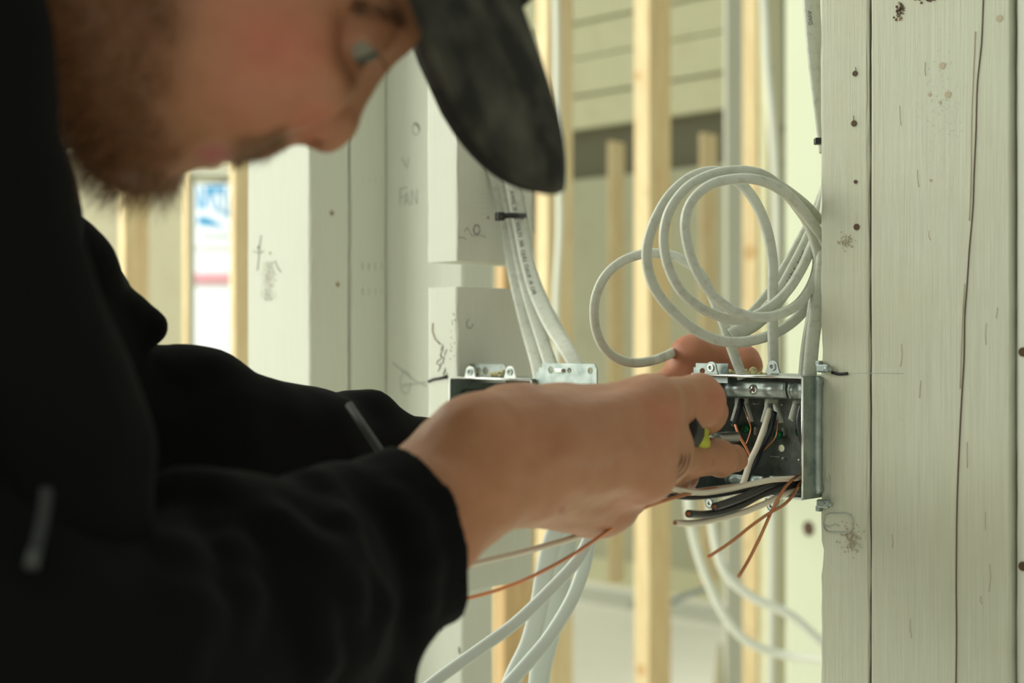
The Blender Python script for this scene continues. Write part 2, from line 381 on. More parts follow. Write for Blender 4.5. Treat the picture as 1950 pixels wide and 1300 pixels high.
# blurred white cables sweeping across the floor zone
for pts, lab in (([(1277, 740, 4.03), (1290, 830, 3.2), (1308, 930, 2.6), (1318, 1010, 2.6), (1345, 1100, 2.6), (1385, 1180, 2.6), (1430, 1225, 2.6), (1500, 1248, 2.6), (1600, 1258, 2.55), (1700, 1262, 2.5)], 'blurred white cable drooping to the lower right, left one of two'),
                 ([(1279, 700, 4.05), (1330, 820, 3.1), (1352, 930, 2.5), (1356, 1000, 2.5), (1378, 1085, 2.5), (1430, 1135, 2.5), (1500, 1168, 2.5), (1555, 1215, 2.5), (1640, 1290, 2.5)], 'blurred white cable drooping to the lower right, right one of two')):
    bm = bmesh.new(); sweep(bm, catmull([P(*p) for p in pts]), circ(.0085, 10)); tag(mesh_obj('electrical_cable', bm, M['white'], smooth=True), lab, 'cable')
# low clutter on the floor: rails and a leaning board
bm = bmesh.new(); a = Vector((.30, 6.6, 0)); 
for t0, t1 in ((-3.0, 1.6),):
    box_pts(bm, [a + UV * t0, a + UV * t1, a + UV * t1 + HV * .09, a + UV * t0 + HV * .09, a + UV * t0 + ZV * .05, a + UV * t1 + ZV * .05, a + UV * t1 + HV * .09 + ZV * .05, a + UV * t0 + HV * .09 + ZV * .05])
tag(mesh_obj('bottom_plate', bm, M['paint2']), 'pale floor plate along the foot of the far studs', 'plate')
bm = bmesh.new(); a = P(905, 1300, 4.4); a.z = 0.0; b = P(965, 1080, 4.7)
dr = (b - a).normalized(); sd = dr.cross(Vector((0, 1, 0))).normalized(); frame_box(bm, (a + b) / 2, dr, sd, dr.cross(sd), (b - a).length, .07, .04)
tag(mesh_obj('leaning_board', bm, M['pine']), 'loose pine board leaning behind the near sleeve cuff', 'board')
bm = bmesh.new(); a = P(1365, 1310, 4.2); sweep(bm, [Vector((a.x, a.y, 0)), P(1372, 1225, 4.2)], circ(.035, 12), taper=lambda s: 1 - .8 * s)
tag(mesh_obj('offcut', bm, M['paint3']), 'blurred grey pointed offcut standing on the floor at the bottom edge', 'offcut')
bm = bmesh.new(); sweep(bm, catmull([P(1200, 1152, 6.0), P(1260, 1150, 5.9), P(1310, 1132, 5.9), P(1350, 1118, 5.9)]), circ(.012, 8))
tag(mesh_obj('hose', bm, M['conduit'], smooth=True), 'blurred dark hose lying along the far floor', 'hose')

# ============================================================ FRAMING IN FOCUS
def post_marks(bm):
    # dark knots, nail holes, circled knot, small dents on the first and second boards
    wbox(bm, .03755, .03915, .0025, .02, .0, 2.75, 3)  # dark strip painted in as the shade between the two boards
    def hole(px, py, r, mi=3, n=None): disc(bm, Pn(px, py, -.0003), HV, r, .0006, mi, 10)
    for px, py, r in ((1628, 140, .0019), (1626, 235, .0021), (1629, 346, .0013), (1631, 432, .0022)): hole(px, py, r)
    for px, py, r in ((1628, 128, .0004), (1624, 220, .0004)): stroke(bm, [Pn(px, py, -.0002), Pn(px + 1, py + 12, -.0002)], r, 2)
    stroke(bm, [Pn(1564 + 32 + 29 * math.cos(a) , 996 + 21 * math.sin(a) + 3 * math.sin(3 * a), -.0001) for a in [k * .35 for k in range(19)]], .0006, 2)
    stroke(bm, [Pn(1566, 1000, 0), Pn(1578, 1003, 0), Pn(1590, 998, 0), Pn(1598, 1001, 0)], .0004, 2)
    for k in range(130):
        px, py = random.gauss(1620, 9), random.gauss(1028, 14); hole(px, py, random.uniform(.0002, .0005), 4)
    for k in range(60):
        px, py = random.gauss(1610, 8), random.gauss(460, 7); hole(px, py, random.uniform(.0002, .0004), 4)
    for k in range(4):
        x0 = 1572 + k * 3 + random.uniform(-1, 1); y0 = 860 + random.uniform(0, 50)
        stroke(bm, [Pn(x0, y0, 0), Pn(x0 + 1, y0 + 25, 0), Pn(x0 - 2, y0 + 50, 0)], .00014, 2)
def chip(z):
    # splintered left edge of the post
    y = 650 - (z - CZ) / .97 * F
    s = .0009 * noise.noise(Vector((0, 0, z * 60)))
    if 640 < y < 700: s += .0016 * math.sin((y - 640) / 60 * math.pi)
    if 1090 > y > 1040: s += .0012
    return s
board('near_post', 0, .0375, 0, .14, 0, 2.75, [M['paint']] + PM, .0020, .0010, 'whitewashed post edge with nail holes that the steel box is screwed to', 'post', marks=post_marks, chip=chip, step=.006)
def post2_marks(bm):
    def pts(l, o=-.0001): return [Pn(x, y, o) for x, y in l]
    cr = [(1872, -10), (1871, 40), (1868, 90), (1862, 160), (1858, 250), (1855, 330), (1852, 400), (1846, 470), (1842, 540), (1838, 600), (1835, 680), (1833, 740), (1829, 800), (1826, 870), (1823, 950), (1821, 1040), (1820, 1120), (1822, 1200), (1820, 1310)]
    c2 = [(x + random.uniform(-.9, .9), y) for x, y in cr]
    stroke(bm, catmull(pts(c2), 4), .00048, 3)
    stroke(bm, catmull(pts([(x_ - 5, y_) for x_, y_ in cr[8:12]]), 4), .00025, 4)
    stroke(bm, catmull(pts([(1857, 60), (1854, 130), (1850, 230), (1849, 330), (1846, 420)]), 4), .0004, 4)
    for k in range(14):
        x0 = random.uniform(1690, 1900); y0 = random.uniform(0, 1300); l = random.uniform(15, 60)
        stroke(bm, pts([(x0, y0), (x0 + random.uniform(-2, 2), y0 + l / 2), (x0 + random.uniform(-3, 3), y0 + l)], 0), .00022, 4)
    for px, py, r in ((1794, 125, .0022), (1805, 180, .0022), (1903, 35, .0022), (1770, 180, .0012), (1772, 343, .0009), (1790, 195, .001)): disc(bm, Pn(px, py, -.0001), HV, r, .0004, 4, 12)
    for k in range(70):
        px, py = random.gauss(1712, 4), random.gauss(20, 7); disc(bm, Pn(px, py, -.0001), HV, random.uniform(.0003, .0011), .0004, 3 if k % 4 else 4, 7)
    for k in range(34): disc(bm, Pn(random.gauss(1765, 12), random.gauss(-4, 4), -.0001), HV, random.uniform(.0005, .0016), .0006, 3, 7)
    for k in range(90):
        px, py = random.gauss(1790, 22), random.gauss(200, 60); disc(bm, Pn(px, py, 0), HV, random.uniform(.0002, .0004), .0003, 2, 6)
    stroke(bm, pts([(1590, 712), (1640, 710), (1720, 711)], 0.0001), .0002, 2)
board('near_post', .0392, .1365, 0, .14, 0, 2.75, [M['paint']] + [M['pencil'], M['pencil_faint'], M['crack'], M['rust']], .0016, .0006, 'wide whitewashed board with a long wavy crack at the right', 'post', marks=post2_marks, seed=5)
board('near_post', .1375, .19, .004, .14, 0, 2.75, [M['paint2']] + PM, .004, .0008, 'pale board at the right edge of the photo with small dark knots', 'post',
      marks=lambda bm: [disc(bm, Pn(1948, y, .0038), HV, .003, .0006, 3, 9) for y in (670, 1078)], seed=9)

# sistered old corner post at the left
TA = -.4089 / S2
def lp_marks(bm):
    def q(l): return [Pn(x, y, -.0001) for x, y in l]
    stroke(bm, q([(497, 448), (494, 470), (493, 490), (490, 515)]), .00045, 1); stroke(bm, q([(482, 478), (492, 481), (502, 479)]), .0004, 1)
    disc(bm, Pn(492, 471, -.0001), HV, .0018, .0005, 1, 8)
    stroke(bm, q([(524, 496), (528, 508), (535, 518)]), .0004, 1); stroke(bm, q([(514, 480), (515, 484)]), .0007, 1)
    for k in range(330):
        px = random.gauss(512, 6); py = random.uniform(498, 572); disc(bm, Pn(px, py, 0), HV, random.uniform(.0003, .0009), .0003, 2 if k % 3 else 4, 5)
board('corner_post', TA - .106, TA, 0, .049, 0, 2.75, [M['paint2']] + PM, .003, .0008, 'old white corner post with a scuffed brown patch, nearest the window', 'post', marks=lp_marks, seed=2)
def lp2(bm):
    for px, py in ((632, 405), (643, 541)): disc(bm, Pu(px, py, TA + .0002), UV, .0028, .0005, 4, 9); disc(bm, Pu(px, py + 2, TA + .0003), UV, .0012, .0006, 3, 7)
    for y0 in (333, 500, 548):
        for k in range(4): stroke(bm, [Pu(690 + k * 12, y0, TA + .0001), Pu(691 + k * 12, y0 + 14, TA + .0001)], .0004, 2)
board('corner_post', TA - .1, TA, .0508, .0975, 0, 2.75, [M['paint2']] + PM, .003, .0010, 'old white post with small tick marks, sistered behind the corner post', 'post', marks=lp2, seed=3)
def rec_marks(bm):
    def q(l, o=-.0002): return [Pn(x, y, .0975 + o) for x, y in l]
    c = [(792 + 7 * math.cos(a), 245 + 12 * math.sin(a)) for a in [k * .5 for k in range(13)]]
    stroke(bm, q(c), .00035, 2); stroke(bm, q([(790, 235), (797, 240), (799, 248)]), .0007, 1)
    for l in ([(762, 358), (762, 392)], [(762, 360), (775, 356)], [(762, 375), (771, 373)], [(770, 392), (775, 366), (779, 392)], [(771, 382), (778, 382)], [(784, 390), (784, 362), (794, 388), (794, 360)], [(748, 690), (790, 725), (812, 735)], [(765, 300), (775, 320), (778, 300)]): stroke(bm, q(l), .0004, 2)
    stroke(bm, q([(765, 735), (780, 732), (812, 728)]), .0004, 2)
    c = [(772 + 10 * math.cos(a), 728 + 22 * math.sin(a)) for a in [k * .5 for k in range(13)]]; stroke(bm, q(c), .0003, 2)
    for x, y in ((838, 1188), (874, 1232), (850, 1160)): stroke(bm, q([(x, y), (x + 1, y + 12)]), .0008, 1)
board('wall_board', -.60, -.4653, .0975 + .0, .14, 0, 2.75, [M['paint2']] + PM, .004, .0006, 'recessed white board with faint FAN pencil lettering', 'board', marks=rec_marks, seed=4)

# sawn blocks carrying the left steel box
TB = -.3675
def zz(px, py, h=0): return Pn(px, py, h).z
def ub(bm):
    q = lambda l: [Pu(x, y, TB + .0002) for x, y in l]
    stroke(bm, q([(908 + 6 * math.cos(a), 437 + 9 * math.sin(a)) for a in [k * .5 for k in range(13)]]), .0004, 1)
    stroke(bm, q([(872, 452), (882, 452), (888, 456)]), .0003, 2); stroke(bm, q([(885, 440), (890, 432), (898, 448), (918, 448), (925, 452)]), .0003, 2)
    disc(bm, Pu(930, 414, TB + .0002), UV, .0012, .001, 4, 8)
z_ub = zz(812, 500)
board('sawn_block', TB - .038, TB, 0, .095, z_ub, zz(812, 54), [M['paint2']] + PM, .0012, .0012, 'upper white block with rough sawn end behind the cap brim', 'block', marks=ub, seed=6, step=.004)
def lb(bm):
    q = lambda l: [Pn(x, y, -.0002) for x, y in l]; u = lambda l: [Pu(x, y, TB + .0002) for x, y in l]
    stroke(bm, u([(895 + 6 * math.cos(a), 616 + 9 * math.sin(a)) for a in [k * .5 for k in range(10)]]), .0004, 2)
    for k in range(12):
        x0 = 845 + random.uniform(-12, 10); y0 = 655 + k * 5
        stroke(bm, q([(x0, y0), (x0 + random.uniform(-5, 5), y0 + 6), (x0 + random.uniform(-6, 6), y0 + 12)]), .0003, 1)
    stroke(bm, q([(824, 615), (823, 630), (828, 645), (838, 655)]), .0007, 4)
    stroke(bm, q([(816, 726), (826, 722), (838, 720), (852, 717)]), .0014, 5)
    for k in range(14): disc(bm, Pn(860 + random.uniform(-5, 6), random.uniform(585, 700), -.0001), HV, random.uniform(.0004, .001), .0004, 2, 6)
board('sawn_block', TB - .038, TB, 0, .095, zz(870, 1128), zz(812, 548), [M['paint2']] + PM, .0025, .0010, 'lower white block with black marker line beside the left steel box', 'block', marks=lb, seed=8, step=.004)
# ============================================================ STEEL BOXES
ZB0, ZB1 = 1.0934, 1.1758
def rect(x0, x1, z0, z1, c=0.0):
    return [(x0, z0), (x1, z0), (x1, z1), (x0, z1)] if c == 0 else [(x0 + c, z0), (x1 - c, z0), (x1, z0 + c), (x1, z1 - c), (x1 - c, z1), (x0 + c, z1), (x0, z1 - c), (x0, z0 + c)]
def steel_shell(t0, t1, h0, h1, z0, z1, holes=()):
    bm = bmesh.new(); th = .0014
    zm = (z0 + z1) / 2
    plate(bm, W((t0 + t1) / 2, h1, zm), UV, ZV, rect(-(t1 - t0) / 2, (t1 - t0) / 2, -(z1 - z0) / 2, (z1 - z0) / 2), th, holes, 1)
    for t in (t0, t1):
        plate(bm, W(t, (h0 + h1) / 2, zm), HV, ZV, rect(-(h1 - h0) / 2, (h1 - h0) / 2, -(z1 - z0) / 2, (z1 - z0) / 2), th, (), 0)
    for z in (z0, z1): plate(bm, W((t0 + t1) / 2, (h0 + h1) / 2, z), UV, HV, rect(-(t1 - t0) / 2, (t1 - t0) / 2, -(h1 - h0) / 2, (h1 - h0) / 2), th, (), 0)
    # rolled front rim of top and bottom
    for z in (z0, z1): sweep(bm, [W(t0, h0, z), W(t1, h0, z)], circ(.0011, 8), None, 2)
    sweep(bm, [W(t1, h0, z0), W(t1, h0, z1)], circ(.0009, 8), None, 2); sweep(bm, [W(t0, h0, z0), W(t0, h0, z1)], circ(.0009, 8), None, 2)
    return bm
def ear_bm(px, py, h, s=1.0, up=1):
    """rounded device ear with a threaded eye"""
    bm = bmesh.new(); c = Pn(px, py, h); w = .0044 * s
    out = [(-w * 1.35, -.0045 * s * up), (w * 1.35, -.0045 * s * up), (w, 0)] + [(w * math.cos(a), w * math.sin(a) * up) for a in [k * .35 for k in range(1, 9)]] + [(-w, 0)]
    plate(bm, c, UV, ZV, out, .0016, [(0, .0004, .0017 * s)])
    disc(bm, c + NV * .0012, NV, .0027 * s, .0012, 1, 16, .0016 * s); return bm

bx = empty('switch_box', W(-.047, 0, ZB0), 'open galvanised two-gang steel box with stripped cables at the near post', 'electrical box')
sb = steel_shell(-.095, -.0008, -.0206, .045, ZB0, ZB1, [( (Pn(1489, 853, .045) - W(-.0479, .045, (ZB0 + ZB1) / 2)).dot(UV), Pn(1489, 853, .045).z - (ZB0 + ZB1) / 2, .0027)])
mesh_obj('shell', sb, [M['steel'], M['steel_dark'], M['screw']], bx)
bm = bmesh.new()
prof = [W(.0006, -.0012 - 0 * .001, ZB1 - .004), W(.0006, -.0042, ZB1 - .007), W(.0006, -.0042, ZB0 + .010), W(.0006, -.0012, ZB0 + .006)]
sweep(bm, catmull(prof, 6), circ(.0030, 12), None); mesh_obj('stiffening_bead', bm, M['steel'], bx)
def clamp(t0, t1, zt, zb, screw=True):
    bm = bmesh.new(); n = 22; rows = []
    for i in range(n + 1):
        u = i / n; t = t0 + (t1 - t0) * u; r = []
        for j in range(7):
            v = j / 6; z = zt + (zb - zt) * v
            h = -.0012 + .0022 * math.cos(v * math.pi * 2) * .5 - .0026 * (math.exp(-((u - .22) / .09) ** 2) + math.exp(-((u - .78) / .09) ** 2)) * math.sin(v * math.pi)
            r.append(bm.verts.new(W(t, h - .002 * (1 - v) ** 3, z)))
        rows.append(r)
    for i in range(n):
        for j in range(6): bm.faces.new((rows[i][j], rows[i + 1][j], rows[i + 1][j + 1], rows[i][j + 1])).smooth = True
    o = mesh_obj('clamp_bar', bm, M['steel'], bx); md = o.modifiers.new('s', 'SOLIDIFY'); md.thickness = .0013
    return o
def screw_bm(c, nrm, r, slot=True, m0=0, m1=1):
    bm = bmesh.new(); nrm = Vector(nrm).normalized(); a = nrm.orthogonal().normalized(); b = nrm.cross(a); rings = []
    for rr, hh in ((1, 0), (1, .35), (.86, .55), (.5, .72), (.0, .78)):
        rings.append([bm.verts.new(c + nrm * r * hh + (a * math.cos(6.28318 * k / 16) + b * math.sin(6.28318 * k / 16)) * r * max(rr, .02)) for k in range(16)])
    for i in range(4):
        for k in range(16): bm.faces.new((rings[i][k], rings[i][(k + 1) % 16], rings[i + 1][(k + 1) % 16], rings[i + 1][k])).smooth = True
    bm.faces.new(rings[0]); bm.faces.new(rings[-1][::-1])
    if slot:
        for d_ in ((ZV * .8 + UV * .4).normalized(), (UV * .8 - ZV * .4).normalized()):
            frame_box(bm, c + nrm * r * .74, d_, nrm, d_.cross(nrm), r * 1.5, r * .12, r * .22, m1)
    sweep(bm, [c + nrm * .0, c - nrm * r * 2.2], circ(r * .5, 10), None, m0)
    return bm
cb = clamp(-.0790, -.0262, 1.1715, 1.1600); mesh_obj('screw', screw_bm(Pn(1436, 741, -.0026), NV, .0036), [M['screw'], M['crack']], cb)
clamp(-.0245, -.0022, 1.1712, 1.1598)
cb = clamp(-.079, -.045, 1.1045, 1.096); clamp(-.04, -.0045, 1.1055, 1.0955)
for px, py in ((1355, 700), (1472, 698)): mesh_obj('ear', ear_bm(px, py, -.0206), [M['steel'], M['screw']], bx)
for px, py in ((1353, 957), (1471, 962)): mesh_obj('ear', ear_bm(px, py, -.0206, up=-1), [M['steel'], M['screw']], bx)
bm = bmesh.new()   # side bracket rising behind the ears
c = Pn(1348, 702, -.012); plate(bm, c, UV, ZV, [(-.0125, -.010), (.018, -.010), (.018, .004), (-.0105, .004), (-.0105, .001), (-.0125, .001), (-.0125, -.003), (-.0145, -.003), (-.0145, -.010)], .0013, [(-.0045, -.002, .0026), (.0055, -.002, .0018)])
mesh_obj('mounting_bracket', bm, M['steel'], bx)
for px, py in ((1421, 816), (1482, 828), (1524, 822)): mesh_obj('ground_screw', screw_bm(Pn(px, py, .0400), NV, .0036), [M['green'], M['crack']], bx)
for px, py in ((1439, 820), (1493, 822), (1490, 770), (1437, 768), (1523, 876), (1492, 873)):
    bm = bmesh.new(); frame_box(bm, Pn(px, py, .0425), UV, HV, ZV, .0022, .0035, .0065 if py in (820, 822) else .002, bev=.0006); mesh_obj('tab', bm, M['screw'], bx)
bm = bmesh.new(); frame_box(bm, Pn(1476, 869, .0440), UV, HV, ZV, .008, .0009, .0007); mesh_obj('slot', bm, M['screw'], bx)
# screw clips that pin the box to the post
for y, sgn in ((701, 1), (959, -1)):
    bm = bmesh.new(); c = Pn(1568, y, -.004)
    frame_box(bm, c, UV, HV, ZV, .0095, .004, .0058, bev=.0012); frame_box(bm, Pn(1560, y - 9 * sgn, -.003), UV, HV, ZV, .0035, .005, .004, bev=.0008)
    sweep(bm, [Pn(1570, y, -.0045), Pn(1586, y + 2, -.0025)], circ(.0024, 10), taper=lambda s: 1 - .55 * s); mesh_obj('screw_clip', bm, M['steel'], bx)
bm = bmesh.new(); sweep(bm, catmull([Pn(1584, 709, -.0006), Pn(1597, 712, -.0006), Pn(1614, 711, -.0006)]), circ(.0010, 8))
tag(mesh_obj('marker_line', bm, M['marker']), 'short thick black marker stroke on the post at the box top', 'mark')

# left box
ZL0, ZL1 = 1.0857, 1.1688
lb_ = empty('switch_box', W(-.32, 0, ZL0), 'steel box mostly hidden by the hand, fixed to the sawn white block', 'electrical box')
T0, T1 = -.3662, -.268
bm = steel_shell(T0, T1, -.0093, .045, ZL0, ZL1)
mesh_obj('shell', bm, [M['steel'], M['steel'], M['screw']], lb_)
def rrect(w, h, r, n=5): return [(sx * (w / 2 - r) + r * math.cos(math.radians(a0 + 90 * k / n)), sz * (h / 2 - r) + r * math.sin(math.radians(a0 + 90 * k / n))) for sx, sz, a0 in ((1, 1, 0), (-1, 1, 90), (-1, -1, 180), (1, -1, 270)) for k in range(n + 1)]
# embossed panel on the inside of the left wall
bm = bmesh.new(); plate(bm, W(T0 + .0020, .022, (ZL0 + ZL1) / 2 - .002), -HV, ZV, rrect(.038, .062, .006), .0018)
mesh_obj('embossed_panel', bm, M['steel'], lb_)
bm = bmesh.new(); pc = W(T0 + .0020, .022, (ZL0 + ZL1) / 2 - .002); rr = [pc - HV * x + ZV * z + UV * .0002 for x, z in rrect(.0395, .0635, .0065)]; sweep(bm, rr + [rr[0]], circ(.0011, 8), None)
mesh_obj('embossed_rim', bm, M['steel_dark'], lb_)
bm = bmesh.new(); disc(bm, W(T0 + .0036, .016, 1.152), UV, .0052, .0016, 0, 20); disc(bm, W(T0 + .0046, .016, 1.152), UV, .0033, .0016, 0, 16, .0024); mesh_obj('knockout', bm, M['steel_dark'], lb_)
for px in (896, 972): mesh_obj('ear', ear_bm(px, 708, -.0093, 1.15), [M['screw'], M['steel']], lb_)
bm = bmesh.new(); c = Pn(924, 706, .016); plate(bm, c, UV, ZV, [(-.030, -.010), (.026, -.010), (.026, .0035), (.023, .006), (-.026, .006), (-.030, .003)], .0014, [(-.007, 0, .003), (.001, 0, .0034)])
mesh_obj('side_bracket', bm, M['steel_dark'], lb_)
bm = bmesh.new(); c = Pn(1082, 712, -.004)
plate(bm, c, UV, ZV, [(-.041, -.020), (.031, -.020), (.031, .0045), (.0285, .0085), (-.0285, .0085), (-.0285, .005), (-.032, .005), (-.032, .001), (-.0355, .001), (-.0355, -.004), (-.041, -.004)], .0014, [(-.0185, .003, .0030), (.002, .003, .0022), (.0245, .003, .0028)])
frame_box(bm, c + NV * .002 + UV * -.008 + ZV * .0028, UV, HV, ZV, .009, .003, .0035, 1, .001)
mesh_obj('mounting_bracket', bm, [M['steel'], M['screw']], lb_)
for px, py, hh in ((985, 748, .01), (1000, 742, .012)):
    mesh_obj('screw', screw_bm(Pn(px, py, hh), NV, .003), [M['screw'], M['crack']], lb_)
def foam(cx, cy, h, n, s, seed):
    rnd = random.Random(seed); bm = bmesh.new()
    for k in range(n):
        c = Pn(cx + rnd.gauss(0, s * 5), cy + rnd.gauss(0, s * 1.2), h + rnd.uniform(0, .012)); r = rnd.uniform(.0012, .0032)
        m = bmesh.ops.create_icosphere(bm, subdivisions=2, radius=r)
        for v in m['verts']: v.co = c + v.co * (1 + .5 * noise.noise(v.co * 700 + c * 50)); v.co.z = max(v.co.z, ZL1 + .0006) if cx < 1200 else max(v.co.z, ZB1 + .0006)
    return bm
for i, (cx, cy, h, n, s, lab) in enumerate(((882, 712, .008, 14, 1.9, 'yellow foam lump on the left steel box, at its left ear'), (950, 712, .010, 26, 2.6, 'yellow foam lump on the left steel box, between its two ears'),
        (1386, 709, -.005, 9, 1.2, 'crumb of yellow foam on top of the near box at the coil cable'), (1440, 714, .0, 14, 3.2, 'thin line of sawdust crumbs on the near box top'))):
    tag(mesh_obj('foam_lump', foam(cx, cy, h, n, s, i), M['foam'], smooth=True), lab, 'foam')

# ============================================================ CABLES
def text_on(path, s, size, start, parent, side=0.0, off=.003, nrm=(0, -1, 0), flip=1):
    """thin printed lettering that follows a cable"""
    cu = bpy.data.curves.new('t', 'FONT'); cu.body = s; cu.size = size; cu.extrude = .00005; cu.resolution_u = 2
    to = bpy.data.objects.new('t', cu); COL.objects.link(to); bpy.context.view_layer.update()
    me = bpy.data.meshes.new_from_object(to.evaluated_get(bpy.context.evaluated_depsgraph_get())); bpy.data.objects.remove(to); bpy.data.curves.remove(cu)
    acc = [0]
    for i in range(1, len(path)): acc.append(acc[-1] + (path[i] - path[i - 1]).length)
    nr = Vector(nrm).normalized()
    for v in me.vertices:
        l = min(max(start + v.co.x, 0), acc[-1] - 1e-6); i = max(0, np.searchsorted(acc, l) - 1); i = min(i, len(path) - 2)
        u = (l - acc[i]) / max(acc[i + 1] - acc[i], 1e-9); t = (path[i + 1] - path[i]).normalized(); b = (nr - t * nr.dot(t)).normalized(); a = b.cross(t) * flip
        v.co = path[i].lerp(path[i + 1], u) + a * (v.co.y - size * .35 + side) + b * (off + v.co.z)
    me.materials.append(M['ink']); o = bpy.data.objects.new('printed_text', me); COL.objects.link(o); o.parent = parent; return o
def cable(pts, w, dpt, label, flat=(0, -1, 0), name='electrical_cable', m='cable', group=None, text=None, nm=True, per=10, cat='cable', tsz=.0042, tstart=.01, tside=0):
    bm = bmesh.new(); path = catmull([P(*p) for p in pts], per)
    sweep(bm, path, nm_sec(w, dpt) if nm else circ(w / 2, 14, dpt / 2), flat)
    o = tag(mesh_obj(name, bm, M[m], smooth=True), label, cat, group)
    if text: text_on(path, text, tsz, tstart, o, tside, dpt / 2 + .0002, flat)
    return o, path
K = lambda l, d0, d1: [(1080 + x / 2.954, 280 + y / 2.954, d0 + (d1 - d0) * i / (len(l) - 1)) for i, (x, y) in enumerate(l)]
KA = lambda l, d: [(1080 + x / 2.954, 280 + y / 2.954, d + .05 * max(0, min(1, (x - 1150) / 300)) + .012 * i / len(l)) for i, (x, y) in enumerate(l)]
# coil of spare cable
cable(KA([(1452, 500), (1410, 405), (1330, 318), (1200, 220), (1080, 148), (940, 132), (800, 158), (680, 222), (590, 330), (550, 440), (545, 560), (575, 690), (645, 815), (755, 905), (880, 958), (985, 970), (1100, 925), (1220, 830), (1310, 700), (1375, 560), (1425, 430), (1465, 300), (1480, 120)], .965), .0068, .0085, 'thick white cable making the middle loop of the coil, turning up behind the post')
cable(KA([(1450, 560), (1412, 480), (1310, 340), (1190, 232), (1060, 182), (930, 180), (810, 210), (715, 285), (668, 385), (668, 500), (703, 640), (770, 770), (862, 872), (960, 930), (1060, 955), (1180, 945), (1295, 885), (1372, 780), (1408, 660), (1395, 540), (1350, 420), (1290, 330), (1235, 262), (1200, 225)], .952), .0068, .0085, 'white cable making the smallest innermost loop of the coil')
cable(K([(1162, 1300), (1160, 1220), (1157, 1000), (1157, 800), (1155, 640), (1125, 470), (1070, 330), (1005, 235), (940, 180), (860, 140), (770, 142), (670, 185), (570, 280), (500, 400), (458, 520), (448, 630), (478, 760), (545, 870), (640, 965), (740, 1040), (860, 1088), (980, 1096), (1100, 1072), (1200, 1030), (1300, 955), (1385, 840), (1425, 720), (1450, 600)], 1.0, 1.01), .0075, .0062, 'white cable making the largest outer loop, dropping to the second clamp')
cable(K([(985, 1300), (965, 1240), (925, 1130), (890, 1020), (855, 930), (820, 850), (770, 740), (720, 680), (660, 640), (600, 612), (520, 598), (420, 602), (305, 645), (215, 725), (165, 830), (152, 930), (165, 1035), (210, 1130), (285, 1190), (380, 1213), (480, 1200), (560, 1172)], 1.015, 1.075) + [(1290, 667, 1.115), (1312, 668, 1.15), (1330, 680, 1.165)], .0072, .0062, 'white cable of the small low loop at the left of the coil')
cable([(1402, 625, 1.03), (1440, 590, 1.03), (1475, 545, 1.035), (1508, 490, 1.04), (1535, 440, 1.045), (1560, 390, 1.05), (1590, 300, 1.06), (1600, 180, 1.06)], .0085, .0045, 'flat white cable running diagonally up behind the coil, left one')
cable([(1392, 640, 1.02), (1440, 612, 1.02), (1480, 570, 1.02), (1515, 510, 1.025), (1545, 450, 1.03), (1572, 380, 1.04), (1590, 290, 1.05), (1600, 100, 1.05)], .0115, .0045, 'flat white cable with grey print running diagonally up behind the coil', text='TYPE NM CABLE  AWG', tstart=.035, tsz=.0048)
cable([(1541, 720, .990), (1547, 650, .99), (1556, 580, .993), (1566, 500, 1.0), (1577, 400, 1.01), (1590, 280, 1.02), (1600, 60, 1.02)], .0098, .006, 'white cable going straight up into the box corner beside the post, front one')
cable([(1529, 722, 1.0), (1535, 660, 1.0), (1545, 600, 1.0), (1556, 520, 1.01), (1566, 440, 1.02), (1580, 300, 1.03), (1590, 100, 1.03)], .0070, .006, 'white cable going straight up into the box corner, rear one', text='AWG CABLE', tstart=.10)
cable([(1536, -60, .995), (1541, 30, .995), (1549, 120, .995), (1560, 210, 1.0), (1570, 290, 1.01)], .0075, .005, 'white cable hugging the upper left edge of the near post', text='AWG', tstart=.03)
cable([(1552, -60, 1.005), (1554, 30, 1.005), (1558, 110, 1.005), (1568, 220, 1.01)], .0065, .005, 'second white cable tucked behind the upper left edge of the near post')
bm = bmesh.new(); frame_box(bm, P(1559, 269, .985), Vector((1, 0, 0)), Vector((0, 1, 0)), ZV, .006, .006, .0046, bev=.0008)
tag(mesh_obj('cable_tie', bm, M['tie']), 'tiny black cable tie end poking out at the near post edge', 'cable tie')

# bundle running down the sawn block with a black tie
cable([(880, -2000, 1.275), (885, -300, 1.275), (905, 200, 1.275), (925, 280, 1.265), (945, 345, 1.26), (962, 420, 1.26), (975, 500, 1.25), (990, 570, 1.235), (1005, 630, 1.22), (1022, 690, 1.19), (1030, 730, 1.165)], .0115, .006, 'flat white cable at the left of the tied bundle')
cable([(900, -2000, 1.27), (908, -300, 1.27), (925, 200, 1.27), (950, 300, 1.262), (963, 360, 1.258), (980, 440, 1.255), (994, 510, 1.245), (1012, 580, 1.225), (1034, 650, 1.195), (1050, 700, 1.17), (1056, 730, 1.16)], .0115, .006, 'flat white cable in the middle of the tied bundle', m='cable')
cable([(930, -2000, 1.262), (935, -300, 1.262), (945, 200, 1.262), (965, 300, 1.255), (975, 350, 1.25), (990, 430, 1.248), (1004, 500, 1.235), (1022, 560, 1.215), (1050, 620, 1.185), (1082, 670, 1.155), (1105, 712, 1.14), (1112, 730, 1.135)], .0125, .006, 'flat white printed cable bending right out of the tied bundle', m='cable', text='AWG  SI SLL  VOLTS  300  C(UL)  CULUS  -H  CAB', tstart=1.106, tsz=.0048, tside=-.0015)
cable([(950, -2000, 1.27), (955, -300, 1.27), (965, 200, 1.27), (985, 340, 1.262), (1000, 430, 1.258), (1010, 500, 1.245), (1030, 560, 1.225), (1060, 620, 1.19), (1092, 680, 1.16), (1110, 730, 1.14)], .0085, .005, 'flat white cable at the right rear of the tied bundle', m='cable', text='NMW 0 600', tstart=1.11, tsz=.0045)
